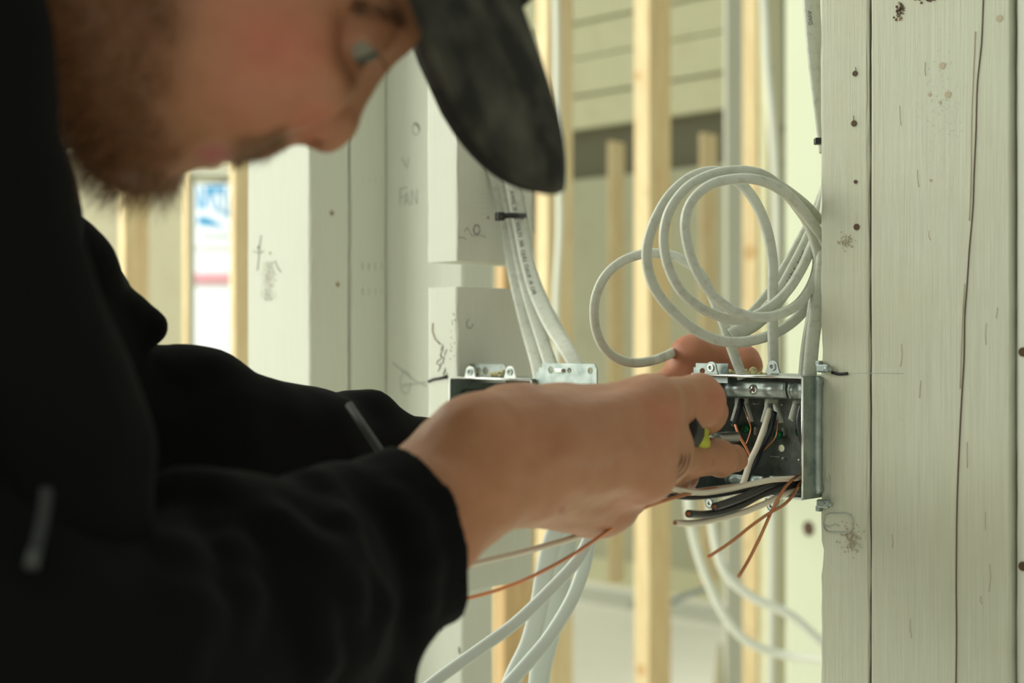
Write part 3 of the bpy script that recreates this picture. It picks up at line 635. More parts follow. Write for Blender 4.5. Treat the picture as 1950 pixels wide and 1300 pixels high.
ct = empty('cable_tie', P(960, 411, 1.24), 'black cable tie strapping the white cable bundle to the sawn block', 'cable tie')
bm = bmesh.new(); ax = (P(1003, 411, 1.255) - P(945, 411, 1.235)).normalized(); az = Vector((0, 0, 1)); ay = az.cross(ax)
sweep(bm, catmull([P(950, 413, 1.238), P(970, 410, 1.238), P(985, 411, 1.240), P(1002, 411, 1.250)]), [(-.0024, -.0006), (.0024, -.0006), (.0024, .0006), (-.0024, .0006)], (0, -1, 0)); mesh_obj('strap', bm, M['tie'], ct)
bm = bmesh.new(); frame_box(bm, P(952, 412, 1.236), ax, ay, az, .0078, .006, .0076, bev=.0012); mesh_obj('tie_head', bm, M['tie'], ct)
bm = bmesh.new(); disc(bm, P(953, 412, 1.2325), (0, -1, 0), .0016, .0006); mesh_obj('slot', bm, M['crack'], ct)

# cables hanging below the hand
G4 = lambda l, d0, d1: [(800 + x / 2.4375, 960 + y / 2.4375, d0 + (d1 - d0) * i / (len(l) - 1)) for i, (x, y) in enumerate(l)]
cable(G4([(820, -150), (800, 60), (780, 160), (725, 265), (600, 400), (440, 552), (300, 655), (110, 790), (-30, 900)], 1.16, 1.08), .0095, .0055, 'white cable running diagonally to the lower left under the cuff', m='cable_far')
cable(G4([(825, -150), (810, 60), (782, 190), (755, 310), (700, 450), (600, 615), (500, 735), (400, 850), (350, 930)], 1.17, 1.12), .011, .0055, 'white cable curving down to the bottom edge from the hand, right one', m='cable_far')
cable(G4([(690, -150), (650, 60), (605, 200), (575, 340), (555, 460), (510, 640), (440, 790), (390, 920)], 1.20, 1.18), .016, .006, 'wide flat white cable falling steeply behind the others, left one', m='cable_far')
cable(G4([(730, -150), (700, 60), (672, 220), (645, 400), (600, 600), (560, 760), (545, 900)], 1.21, 1.20), .018, .006, 'wide flat white cable falling steeply to the bottom edge, right one', m='cable_far')
# conductors
C2 = lambda l, d0, d1: [(1200 + x / 4.432, 840 + y / 4.432, d0 + (d1 - d0) * i / (len(l) - 1)) for i, (x, y) in enumerate(l)]
def wire(pts, r, m, label, name='wire', tip='copper', end=0):
    bm = bmesh.new(); path = catmull([P(*p) for p in pts], 8); sweep(bm, path, circ(r, 12))
    o = tag(mesh_obj(name, bm, M[m], smooth=True), label, 'wire')
    if tip:
        e = path[0]; d_ = (path[0] - path[1]).normalized(); bm = bmesh.new(); sweep(bm, [e - d_ * .001, e + d_ * .0006], circ(r * .52, 10)); mesh_obj('copper_core', bm, M[tip], o)
    return o
wire(C2([(305, 378), (420, 410), (600, 432), (800, 408), (1000, 365), (1200, 325), (1400, 312), (1470, 300)], .865, .985), .0019, 'creamwire', 'topmost cream insulated wire curving out of the near box')
wire(C2([(-60, 600), (60, 470), (180, 440), (400, 470), (550, 476), (750, 455), (900, 428), (1100, 390), (1300, 345), (1460, 320)], .84, .985), .0015, 'blackwire', 'thin black wire running back along the fingers under the top cream wire', tip=None)
wire(C2([(712, 553), (850, 508), (1000, 450), (1150, 378), (1280, 342), (1460, 330)], .90, .985), .0026, 'blackwire', 'upper thick dark grey wire with a cut copper end')
wire(C2([(492, 611), (620, 617), (780, 592), (950, 532), (1100, 452), (1300, 385), (1460, 355)], .88, .985), .0025, 'blackwire', 'lower thick dark grey wire with a cut copper end')
wire(C2([(382, 690), (550, 688), (750, 652), (950, 600), (1150, 520), (1300, 445), (1460, 370)], .88, .985), .0021, 'creamwire', 'lowest cream insulated wire with a cut copper end')
wire(C2([(660, 975), (850, 850), (1000, 730), (1150, 622), (1290, 540), (1380, 450), (1430, 360), (1470, 330)], .87, .985), .00105, 'copper', 'bare copper ground wire bending out to the left', tip=None)
wire(C2([(915, 1140), (1000, 1000), (1100, 800), (1200, 580), (1300, 400), (1400, 302), (1470, 288)], .87, .985), .00105, 'copper', 'bare copper ground wire hanging down to the lowest tip', tip=None)
wire([(880, 1142, .80), (886, 1140, .80), (945, 1124, .80), (1005, 1101, .80), (1087, 1058, .81), (1169, 1003, .82), (1210, 975, .83), (1251, 958, .85), (1330, 935, .90), (1400, 925, .94), (1520, 906, .975)], .00105, 'copper', 'long bare copper wire passing under the hand towards the cuff', tip=None)
wire([(870, 1083, .82), (900, 1073, .82), (1005, 1048, .83), (1112, 1017, .84), (1200, 975, .86), (1300, 940, .90), (1500, 915, .975)], .0019, 'creamwire', 'cream insulated wire passing under the hand to the cuff', tip=None)
# stripped ends inside the box
def sheath(px, py, d, labels):
    d = Pn(px, 750, .008).y
    bm = bmesh.new()
    for s in (-1, 1):
        sweep(bm, [P(px + s * 6, 735, d), P(px + s * 8, py - 25, d), P(px + s * 17, py + 4, d - .010)], [(-.0026, -.0008), (.0026, -.0008), (.0026, .0008), (-.0026, .0008)], (0, -1, 0), taper=lambda q: 1 - .25 * q)
    frame_box(bm, P(px, 752, d), Vector((1, 0, 0)), Vector((0, 1, 0)), ZV, .0092, .004, .012, bev=.0015)
    tag(mesh_obj('cable_sheath', bm, M['cable']), labels, 'cable sheath')
sheath(1413, 798, 1.010, 'slit white cable sheath end under the left half of the clamp bar')
sheath(1470, 800, .998, 'slit white cable sheath end under the right half of the clamp bar')
sheath(1523, 795, .985, 'slit white cable sheath end at the box side wall')
wire([(1412, 762, 1.03), (1408, 780, 1.022), (1400, 805, 1.014), (1396, 812, 1.012)], .0022, 'blackwire', 'short black wire leaving the left slit sheath', tip=None)
wire([(1400, 808, 1.002), (1407, 828, .999), (1420, 850, .997), (1430, 872, .995), (1427, 895, .99), (1417, 915, .985)], .0011, 'copper', 'bare copper wire bending down from the left slit sheath', tip=None)
wire([(1416, 770, 1.028), (1424, 795, 1.012), (1430, 815, 1.012), (1424, 838, 1.01), (1418, 850, 1.01)], .0006, 'copper', 'fine copper wire behind the left slit sheath', tip=None)
wire([(1466, 780, 1.008), (1455, 815, .995), (1442, 850, .99), (1428, 880, .985), (1415, 920, .975), (1400, 948, .97)], .0022, 'creamwire', 'cream wire slanting down across the open box')
wire([(1473, 785, 1.006), (1465, 820, 1.0), (1450, 850, .998), (1438, 878, .99), (1424, 905, .985), (1412, 930, .98)], .0026, 'blackwire', 'black wire slanting down beside the cream wire in the box', tip=None)
wire([(1481, 800, 1.004), (1478, 830, 1.004), (1462, 850, 1.002), (1446, 865, 1.0)], .0006, 'copper', 'fine copper wire behind the right slit sheath', tip=None)
wire([(1527, 770, .983), (1521, 800, .982), (1526, 830, .98), (1532, 850, .98)], .0022, 'blackwire', 'black wire against the box side wall', tip=None)
# ============================================================ PERSON (implicit surfaces -> meshes)
def npv(p): return np.array(p, np.float64)
def RC(a, b, ra, rb, k=.02, op='u'):
    a, b = npv(a), npv(b); return ('rc', a, b, ra, rb, k, op)
def rcp(a, b, k=.02, op='u'):
    """round cone between (px, py, d, r_px) points"""
    return RC(P(*a[:3]), P(*b[:3]), a[3] * a[2] / F, b[3] * b[2] / F, k, op)
def EL(c, axes, r, k=.02, op='u'): return ('el', npv(c), np.array([npv(x) for x in axes]), np.array(r, float), 0, k, op)
def SP(c, r, k=.02, op='u'): return RC(c, c, r, r, k, op)
def prim_d(p, X):
    if p[0] == 'rc':
        _, a, b, ra, rb, k, op = p; ba = b - a; L2 = ba @ ba
        if L2 < 1e-12: return np.sqrt(((X - a) ** 2).sum(-1)) - ra
        t = np.clip(((X - a) @ ba) / L2, 0, 1); return np.sqrt(((X - a - t[:, None] * ba) ** 2).sum(-1)) - (ra + (rb - ra) * t)
    if p[0] == 'pl':   # half space: negative on the side the normal points away from
        return (X - p[1]) @ p[2]
    _, c, A, r, _, k, op = p; q = (X - c) @ A.T; k0 = np.sqrt(((q / r) ** 2).sum(-1)); k1 = np.sqrt(((q / r ** 2) ** 2).sum(-1)) + 1e-9
    return np.where(k0 < 1e-6, -r.min(), k0 * (k0 - 1) / k1)
def sdf(prims, X, disp=None):
    d = np.full(len(X), 1e3)
    for p in prims:
        k, op = (p[5], p[6]) if p[0] != 'pl' else (p[3], p[4]); q = prim_d(p, X)
        if op == 'u': h = np.maximum(k - np.abs(d - q), 0) / k; d = np.minimum(d, q) - h * h * k / 4
        else: h = np.maximum(k - np.abs(d + q), 0) / k; d = np.maximum(d, -q) + h * h * k / 4
    if disp is not None: d = d - disp(X)
    return d
def bounds(prims):
    lo, hi = np.full(3, 9.), np.full(3, -9.)
    for p in prims:
        if p[0] == 'rc' and p[6] == 'u':
            r = max(p[3], p[4]) + .01
            for c in (p[1], p[2]): lo = np.minimum(lo, c - r); hi = np.maximum(hi, c + r)
        elif p[0] == 'el' and p[6] == 'u': r = p[3].max() + .01; lo = np.minimum(lo, p[1] - r); hi = np.maximum(hi, p[1] + r)
    return lo, hi
def surface(prims, res, disp=None, nb=20, dmax=.004):
    lo, hi = bounds(prims); lo -= 2 * res; nblk = np.ceil((hi - lo) / (res * nb)).astype(int) + 1
    I = np.stack(np.meshgrid(*[np.arange(n) for n in nblk], indexing='ij'), -1).reshape(-1, 3)
    cen = lo + (I + .5) * nb * res; R = nb * res * .87
    act = I[np.abs(sdf(prims, cen)) < R * 1.5 + dmax + .01]
    n1 = nb + 1; g = np.stack(np.meshgrid(*[np.arange(n1 + 0)] * 3, indexing='ij'), -1).reshape(-1, 3)
    dim = (nblk * nb + 2).astype(np.int64); gid = lambda c: (c[:, 0] * dim[1] + c[:, 1]) * dim[2] + c[:, 2]
    ids, pos, edges = [], [], []
    for b in act:
        c0 = lo + b * nb * res; cc = c0 + nb * res / 2
        near = [p for p in prims if p[0] == 'pl' or prim_d(p, cc[None])[0] < R + .03 + p[5]]
        if not near: continue
        D = sdf(near, c0 + g * res, disp).reshape(n1, n1, n1); s = D < 0
        if s.all() or not s.any(): continue
        cs = [s[i:i + nb, j:j + nb, k:k + nb] for i in (0, 1) for j in (0, 1) for k in (0, 1)]
        tot = sum(c.astype(int) for c in cs); A = np.argwhere((tot > 0) & (tot < 8))
        if not len(A): continue
        acc = np.zeros((len(A), 3)); cnt = np.zeros(len(A))
        for ax in range(3):
            for u in (0, 1):
                for v in (0, 1):
                    o0 = [0, 0, 0]; o0[(ax + 1) % 3] = u; o0[(ax + 2) % 3] = v; o1 = list(o0); o1[ax] = 1
                    a_, b_ = A + o0, A + o1; da = D[a_[:, 0], a_[:, 1], a_[:, 2]]; db = D[b_[:, 0], b_[:, 1], b_[:, 2]]
                    m = (da < 0) != (db < 0); t = np.where(m, da / np.where(m, da - db, 1), 0)
                    pt = a_ + t[:, None] * (b_ - a_); acc += pt * m[:, None]; cnt += m
        ids.append(gid(A + b * nb)); pos.append(c0 + acc / cnt[:, None] * res)
        for ax in range(3):
            sl = [slice(0, nb)] * 3; sl2 = list(sl); sl2[ax] = slice(1, nb + 1)
            sa, sb_ = s[tuple(sl)], s[tuple(sl2)]; E = np.argwhere(sa != sb_)
            if len(E): edges.append(np.concatenate([E + b * nb, np.full((len(E), 1), ax), sa[E[:, 0], E[:, 1], E[:, 2]][:, None].astype(int)], 1))
    ids = np.concatenate(ids); pos = np.concatenate(pos); o = np.argsort(ids); ids = ids[o]; pos = pos[o]; E = np.concatenate(edges); quads = []
    for ax in range(3):
        e = E[E[:, 3] == ax]; b1, b2 = np.zeros(3, int), np.zeros(3, int); b1[(ax + 1) % 3] = 1; b2[(ax + 2) % 3] = 1
        q = []; ok = np.ones(len(e), bool)
        for off in (0 * b1, b1, b1 + b2, b2):
            c = e[:, :3] - off; k = gid(c); j = np.clip(np.searchsorted(ids, k), 0, len(ids) - 1); ok &= (ids[j] == k) & (c >= 0).all(1); q.append(j)
        q = np.stack(q, 1); fl = e[:, 4] == 0; q[fl] = q[fl][:, ::-1]; quads.append(q[ok])
    return pos, np.concatenate(quads)
def normals(prims, X, disp=None, e=.0008):
    return np.stack([sdf(prims, X + np.eye(3)[i] * e, disp) - sdf(prims, X - np.eye(3)[i] * e, disp) for i in range(3)], 1) / (2 * e)
def hit(prims, px, py, d0=.25, disp=None):
    """first surface point the pixel ray meets"""
    c = np.array([0, 0, CZ]); r = npv(P(px, py, 1.0)) - c; r /= np.linalg.norm(r); t = d0
    for _ in range(90):
        d = sdf(prims, (c + r * t)[None], disp)[0]
        if d < .0004: break
        t += d * .8
    return Vector(c + r * t)
def to_px(X): return np.stack([975 + X[:, 0] / X[:, 1] * F, 650 - (X[:, 2] - CZ) / X[:, 1] * F], 1)
def sst(x, a, b): t = np.clip((x - a) / (b - a), 0, 1); return t * t * (3 - 2 * t)
def vnoise(X, s, o=0.0):
    """cheap smooth 3-D noise"""
    Y = X * s + o; return (np.sin(Y[:, 0] * 1.7 + 1.3 * np.sin(Y[:, 1] * 1.1 + o)) * np.sin(Y[:, 1] * 1.9 + 1.1 * np.sin(Y[:, 2] * 1.3)) + np.sin(Y[:, 2] * 2.1 + 1.7 * np.sin(Y[:, 0] * .9 + 2 * o))) * .5

# ---------------- head
D0 = .62; SPX = F / D0
def Q(px, py, c=0): return P(px, py, D0 - c / 1000.0)
psi = math.radians(8)
FV = Vector((.482 * math.cos(psi), math.sin(psi), -.876 * math.cos(psi))).normalized(); UPV = Vector((.876, 0, .482)).normalized(); RV = FV.cross(UPV).normalized(); FV = UPV.cross(RV).normalized()
if RV.y > 0: RV = -RV
HA = (FV, UPV, RV)
def mm(*a): return [x / 1000 for x in a]
head = [
    EL(Q(545, -330), HA, mm(98, 92, 76), .03),
    EL(Q(405, -30), HA, mm(66, 80, 60), .035),
    RC(Q(715, 40, 0), Q(690, 40, 34), .0125, .011, .018), RC(Q(715, 40, 0), Q(715, 40, -34), .0125, .011, .018),
    EL(Q(505, 100, 42), HA, mm(31, 34, 24), .025), EL(Q(505, 100, -42), HA, mm(31, 34, 24), .025),
    EL(Q(410, 150, 32), HA, mm(28, 34, 24), .025), EL(Q(410, 150, -32), HA, mm(28, 34, 24), .025),
    RC(Q(115, -40, 52), Q(245, 245, 24), .024, .023, .03), RC(Q(115, -40, -52), Q(245, 245, -24), .024, .023, .03),
    SP(Q(268, 262, 0), .0175, .025), SP(Q(582, 135, 38), .019, .012), SP(Q(582, 135, -38), .019, .012), RC(Q(560, 190, 27), Q(470, 225, 27), .010, .010, .008),
    EL(Q(437, 190), HA, mm(21, 27, 25), .02),
    RC(Q(712, 66), Q(640, 215), .0075, .0085, .010), SP(Q(625, 240), .0105, .008),
    RC(Q(665, 110), Q(590, 200), .012, .014, .014),
    EL(Q(583, 226, 11), HA, mm(9, 9.5, 7.5), .007), EL(Q(583, 226, -11), HA, mm(9, 9.5, 7.5), .007),
    RC(Q(555, 200), Q(500, 262), .008, .0085, .010),
    EL(Q(437, 274), HA, mm(8, 6.5, 19), .006), EL(Q(399, 277), HA, mm(7.5, 6.5, 17), .005),
    EL(Q(423, 306), HA, mm(7, 1.8, 20), .003, 's'), EL(Q(352, 305), HA, mm(7, 6, 20), .010, 's'),
    SP(Q(592, 272, 7), .0038, .004, 's'), SP(Q(592, 272, -7), .0038, .004, 's'),
    EL(Q(700, 92, 42), HA, mm(13, 10, 14), .012, 's'), EL(Q(700, 92, -42), HA, mm(13, 10, 14), .012, 's'),
    EL(Q(420, -190, 74), HA, mm(16, 30, 5), .008),
    RC(Q(230, -230), P(-260, 60, .65), .058, .064, .04),
]
eye_c = Q(678, 66, 31)
head.append(SP(eye_c, .0138, .006))
slit = EL(eye_c + FV * .0115 + RV * .0065 - UPV * .0010, HA, mm(7.5, 3.4, 11), .002, 's'); head.append(slit)
eye_l = Q(675, 82, -33); head.append(SP(eye_l, .0138, .006)); head.append(EL(eye_l + FV * .0105 - RV * .006, HA, mm(9, 4.6, 11), .002, 's'))
cdir = Vector((.81, .53, .255)).normalized(); CC = P(800, 1014, .705)
# ---------------- hidden torso and arms, then the two hands
body = head + [
    RC((-.345, .65, 1.26), (-.41, .64, .86), .085, .10, .05), RC((-.32, .50, 1.235), (-.34, .82, 1.235), .05, .05, .05),
    RC((-.318, .50, 1.235), P(150, 1330, .53), .040, .036, .03), RC(P(150, 1330, .53), CC - cdir * .085, .034, .030, .02), RC(CC - cdir * .085, P(800, 985, .708), .030, .0295, .02),
    RC((-.40, .85, 1.22), P(250, 930, .86), .042, .038, .03), RC(P(250, 930, .86), P(1030, 860, 1.01), .036, .025, .03),
    RC((-.40, .60, .87), (-.40, .56, .08), .075, .042, .04), RC((-.42, .72, .87), (-.44, .82, .08), .075, .042, .04),
    RC((-.40, .56, .05), (-.22, .52, .035), .036, .03, .03), RC((-.44, .82, .05), (-.26, .84, .035), .036, .03, .03)]
nhand = [
    rcp((802, 985, .708, 112), (900, 900, .735, 110), .02), rcp((900, 900, .735, 112), (985, 868, .755, 104), .02),
    rcp((985, 822, .757, 74), (1230, 790, .830, 66), .022), rcp((985, 850, .755, 84), (1245, 850, .832, 58), .022),
    rcp((980, 878, .757, 86), (1205, 900, .835, 56), .022), rcp((985, 890, .765, 76), (1130, 945, .835, 66), .022),
    rcp((1000, 895, .79, 80), (1120, 935, .85, 70), .022), rcp((1040, 850, .80, 85), (1180, 840, .87, 60), .022),
    # index finger
    rcp((1225, 778, .832, 56), (1332, 761, .872, 47), .010), rcp((1332, 763, .872, 47), (1346, 786, .905, 37), .006), rcp((1346, 786, .905, 37), (1332, 806, .925, 27), .005),
    # middle finger
    rcp((1262, 858, .826, 52), (1266, 868, .830, 50), .010), rcp((1262, 865, .850, 42), (1310, 875, .890, 35), .002), rcp((1310, 875, .890, 35), (1370, 872, .915, 34), .006),
    # ring and little finger curled behind
    rcp((1215, 908, .838, 48), (1262, 908, .885, 34), .004), rcp((1262, 908, .885, 34), (1300, 905, .92, 30), .004), rcp((1300, 905, .92, 30), (1285, 880, .945, 26), .005),
    rcp((1150, 950, .838, 60), (1195, 940, .885, 42), .010), rcp((1195, 940, .885, 38), (1225, 915, .915, 30), .006), rcp((1225, 915, .915, 30), (1215, 890, .93, 26), .005),
    # thumb on the far side
    rcp((1040, 800, .80, 60), (1150, 800, .875, 48), .015), rcp((1150, 800, .875, 44), (1240, 825, .925, 36), .008), rcp((1240, 825, .925, 36), (1300, 845, .945, 30), .006),
    # knuckles and tendons
    RC(P(1248, 770, .806), P(1248, 770, .806), .013, .013, .022), RC(P(1236, 912, .806), P(1236, 912, .806), .011, .011, .02),
    RC(P(900, 812, .722), P(900, 812, .722), .012, .012, .025),
    RC(P(1060, 805, .742), P(1255, 772, .796), .003, .006, .022), RC(P(1070, 850, .738), P(1255, 845, .790), .003, .006, .022), RC(P(1070, 890, .742), P(1235, 912, .795), .003, .006, .022),
]
fingertip = [rcp((1370, 872, .917, 34), (1398, 872, .935, 28), .005)]
fhand = [
    rcp((1030, 860, 1.01, 67), (1140, 830, 1.05, 66), .02), rcp((1140, 812, 1.05, 56), (1290, 745, 1.10, 44), .012), rcp((1140, 815, 1.05, 56), (1290, 775, 1.12, 44), .02), rcp((1140, 830, 1.05, 60), (1280, 830, 1.12, 42), .02),
    rcp((1296, 745, 1.10, 45), (1322, 688, 1.10, 42), .008), rcp((1318, 678, 1.10, 38), (1380, 684, 1.105, 29), .010), rcp((1380, 684, 1.105, 29), (1414, 693, 1.10, 32), .006), rcp((1414, 690, 1.10, 31), (1422, 700, 1.095, 28), .006),
    rcp((1295, 770, 1.12, 36), (1370, 765, 1.14, 26), .008), rcp((1370, 765, 1.14, 26), (1420, 770, 1.135, 24), .006),
    rcp((1290, 820, 1.12, 34), (1365, 815, 1.14, 26), .008), rcp((1365, 815, 1.14, 26), (1415, 825, 1.135, 23), .006),
    rcp((1275, 860, 1.12, 30), (1345, 865, 1.14, 23), .008), rcp((1345, 865, 1.14, 23), (1390, 870, 1.135, 20), .006),
    rcp((1150, 790, 1.03, 42), (1230, 770, 1.035, 32), .012), rcp((1230, 770, 1.035, 32), (1270, 780, 1.03, 27), .006),
]
hp = body + nhand + fingertip + fhand
def body_disp(X):
    return .0004 * vnoise(X, 190) + .0008 * vnoise(X, 60, 1.0)
V, Fc = surface(hp, .0024, body_disp)
person = empty('person', (-.40, .68, 0), 'bearded man in black hoodie and dark cap leaning in to wire the box', 'person')

# skin with a colour attribute: cheek flush, lips, beard shadow
pxs = to_px(V); x, y = pxs[:, 0], pxs[:, 1]; isface = (V[:, 0] < .0) & (V[:, 2] > 1.24)
beard = np.zeros(len(V)); redness = np.zeros(len(V)); lips = np.zeros(len(V)); hand = (V[:, 0] > -.06) & (V[:, 2] < 1.22)
nx = x + 22 * vnoise(V, 140, 3.0)
edge = np.interp(y, [-200, 0, 120, 200, 260, 300], [420, 375, 345, 330, 345, 365])
beard = np.where(isface, 1 - sst(nx, edge - 90, edge + 45), 0)
m2 = np.where(isface, sst(y - (258 - .22 * (x - 430)) + 8 * vnoise(V, 200, 5.), 0, 14) * sst(x, 425, 470) * (1 - sst(x, 535, 560)), 0) * .85
beard = np.maximum(beard, m2)
redness = np.where(isface, np.exp(-(((x - 520) / 120) ** 2 + ((y - 90) / 130) ** 2)) + .9 * np.exp(-(((x - 600) / 45) ** 2 + ((y - 235) / 40) ** 2)), 0)
lips = np.where(isface, np.exp(-(((x - 408) / 36) ** 2 + ((y - 294) / 20) ** 2) ** 2), 0)
redness += np.where(hand, .4 * np.exp(-(((x - 1262) / 40) ** 2 + ((y - 800) / 40) ** 2)) + .5 * np.exp(-(((x - 1370) / 30) ** 2 + ((y - 760) / 40) ** 2)) + .45 * np.exp(-(((x - 1225) / 50) ** 2 + ((y - 950) / 30) ** 2)) + .4 * np.exp(-(((x - 900) / 60) ** 2 + ((y - 1000) / 80) ** 2)), 0)
redness = np.where(hand & (V[:, 1] > 1.06), .45, redness)  # far hand coloured redder and darker, standing in for its backlit shade
redness = np.clip(redness + .18 * vnoise(V, 75, 9.), 0, 1)[:, None]
base = np.array([.39, .183, .10]); c = base * (1 - redness) + np.array([.44, .148, .09]) * redness
tan = np.where(hand, sst(x, 1150, 800), 0)[:, None] * .6; c = c * (1 - tan) + np.array([.42, .185, .078]) * tan
c = c * (1 - lips[:, None]) + np.array([.40, .12, .10]) * lips[:, None]
c = c * (1 - beard[:, None] * .85) + np.array([.16, .062, .025]) * beard[:, None] * .85
vein = np.where(hand, np.exp(-((y - (865 + 22 * np.sin((x - 1060) / 38))) / 7) ** 2) * sst(x, 1060, 1090) * (1 - sst(x, 1190, 1220)), 0)[:, None] * .18
c = c * (1 - vein) + np.array([.40, .30, .22]) * vein
for sx, sy, sr in ((1070, 972, 5), (1358, 881, 2.5)):
    w = np.where(hand, np.exp(-(((x - sx) / sr) ** 2 + ((y - sy) / (sr * 1.5)) ** 2)), 0)[:, None] * .8; c = c * (1 - w) + np.array([.25, .03, .025]) * w
M['skin'] = mat('skin', (.55, .3, .2), .48, spec=.35, Subsurface_Weight=.12, Subsurface_Radius=(.010, .004, .002), Subsurface_Scale=.5)
at = N(M['skin'], 'ShaderNodeAttribute'); at.attribute_name = 'tone'
g = noise_tex(M['skin'], 420, (1, 1, 1), 3, .6); g2 = noise_tex(M['skin'], 60, (1, 1, 1), 4, .6)
setcol(M['skin'], mixc(M['skin'], at.outputs['Color'], (.78, .70, .62), ramp(M['skin'], g2, [(.35, (0, 0, 0)), (.75, (.5, .5, .5))]), 'MULTIPLY')); bump(M['skin'], g, .25, .0006)
bo = mesh_obj('body', (V, Fc), M['skin'], person, smooth=True)
ca = bo.data.color_attributes.new('tone', 'FLOAT_COLOR', 'POINT'); ca.data.foreach_set('color', np.concatenate([c, np.ones((len(c), 1))], 1).astype(np.float32).ravel())

# skin creases at the middle finger joint
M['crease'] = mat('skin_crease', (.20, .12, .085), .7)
# eyes
M['eye'] = mat('eye_white', (.24, .22, .18), .5, spec=.25); M['iris'] = mat('grey_iris', (.07, .08, .07), .5, spec=.2); M['pupil'] = mat('pupil', (.01, .01, .01), .1)
for ec in (eye_c, eye_l):
    bm = bmesh.new(); bmesh.ops.create_uvsphere(bm, u_segments=24, v_segments=16, radius=.0120, matrix=Matrix.Translation(ec))
    eo = mesh_obj('eye', bm, M['eye'], person, smooth=True); ed = (FV * .85 + RV * .1 - UPV * .1).normalized()
    bm = bmesh.new(); disc(bm, ec + ed * .0108, ed, .0056, .0016, 0, 20); mesh_obj('iris', bm, M['iris'], eo)
    bm = bmesh.new(); disc(bm, ec + ed * .0116, ed, .0024, .0010, 0, 16); mesh_obj('pupil', bm, M['pupil'], eo)
# hair strands
def strands(name, roots, dirs, length, width, mat_, curl=.3, seg=4, down=(0, 0, -1)):
    V_, F_ = [], []; rs = RS
    for p, d in zip(roots, dirs):
        L = length * rs.uniform(.5, 1.25); d = d / np.linalg.norm(d); p = p.copy(); q = rs.normal(size=3) * curl; k0 = len(V_)
        s1 = np.cross(d, rs.normal(size=3)); s1 /= np.linalg.norm(s1); s2 = np.cross(d, s1)
        for i in range(seg + 1):
            w = width * (1 - i / seg) * .5 + 2e-5
            for a in range(3): V_.append(p + (s1 * math.cos(a * 2.094) + s2 * math.sin(a * 2.094)) * w)
            d = d + (q + np.array(down) * .25) / seg; d /= np.linalg.norm(d); p = p + d * L / seg
        for i in range(seg):
            for a in range(3): b = (a + 1) % 3; F_.append((k0 + i * 3 + a, k0 + i * 3 + b, k0 + i * 3 + 3 + b, k0 + i * 3 + 3 + a))
    return mesh_obj(name, (np.array(V_), np.array(F_)), mat_, person, smooth=True)
def hairmat(name, a, b):
    m = mat(name, a, .5, spec=.3); n_ = noise_tex(m, 260, (1, 1, 1), 3, .6); setcol(m, ramp(m, n_, [(.35, b), (.65, a)])); return m
M['beard'] = hairmat('red_brown_beard', (.36, .17, .065), (.11, .045, .018)); M['moust'] = hairmat('brown_moustache', (.27, .17, .08), (.12, .07, .03)); M['brow'] = hairmat('brown_eyebrow', (.14, .08, .04), (.08, .04, .02))
def pick(mask, n):
    idx = np.nonzero(mask)[0]; idx = idx[RS.randint(0, len(idx), n)]; nn = normals(hp, V[idx]); nn /= np.linalg.norm(nn, axis=1)[:, None] + 1e-9
    return V[idx] + RS.normal(size=(n, 3)) * .0009, nn
vis = isface & (x > -60)
r_, n_ = pick(vis & (beard > .45) & (m2 < .1) & (V[:, 1] < .70), 15000); comb = -npv(UPV) * .9 + npv(FV) * .15
strands('beard', r_, n_ * .55 + comb + RS.normal(size=n_.shape) * .35, .015, .00020, M['beard'])
r_, n_ = pick(vis & (m2 > .45), 900); strands('moustache', r_, n_ * .35 - npv(UPV) * 1.0 + RS.normal(size=n_.shape) * .2, .005, .00018, M['moust'])
bw = isface & (np.abs(x - 715) < 50) & (np.abs(y - (22 + .25 * (x - 715))) < 13)
if bw.sum() > 20:
    r_, n_ = pick(bw, 900); strands('eyebrow', r_, n_ * .5 + npv(FV) * .1 - npv(RV) * -.7, .008, .00018, M['brow'])
lash = []
for k in range(60):
    a = math.radians(-70 + 140 * k / 59); b_ = FV * math.cos(a) + RV * math.sin(a)
    lash.append((npv(eye_c + b_ * .0135 + UPV * .0042), npv(b_ + UPV * .1)))
strands('eyelashes', np.array([l[0] for l in lash]), np.array([l[1] for l in lash]), .006, .00022, M['brow'], curl=.1)

# ---------------- hoodie
cuff_end = P(812, 1010, .70); cdir = Vector((.81, .53, .255)).normalized(); CC = P(800, 1014, .705)
sleeve = [
    RC((-.345, .50, 1.24), P(110, 1380, .535), .062, .062, .04), RC(P(110, 1380, .535), P(470, 1185, .615), .064, .052, .04), RC(P(470, 1185, .615), CC - cdir * .055, .052, .046, .03),
    RC(CC - cdir * .050, CC + cdir * .03, .0450, .0465, .006)]
def fold(pts, r, d0=.25, k=.012, src=None, sink=.35):
    hs = [q for q in (hit(src, a, b, d0) for a, b in pts) if q.y < 1.1]; out = []
    for i in range(len(hs) - 1):
        n0, n1 = [Vector(normals(src, npv(h)[None])[0]).normalized() for h in (hs[i], hs[i + 1])]
        e0 = math.sin(math.pi * (i + .15) / (len(hs) - .7)); e1 = math.sin(math.pi * (i + 1.15) / (len(hs) - .7))
        out.append(RC(hs[i] - n0 * r * sink, hs[i + 1] - n1 * r * sink, r * max(e0, .35), r * max(e1, .35), k))
    return out
folds = []
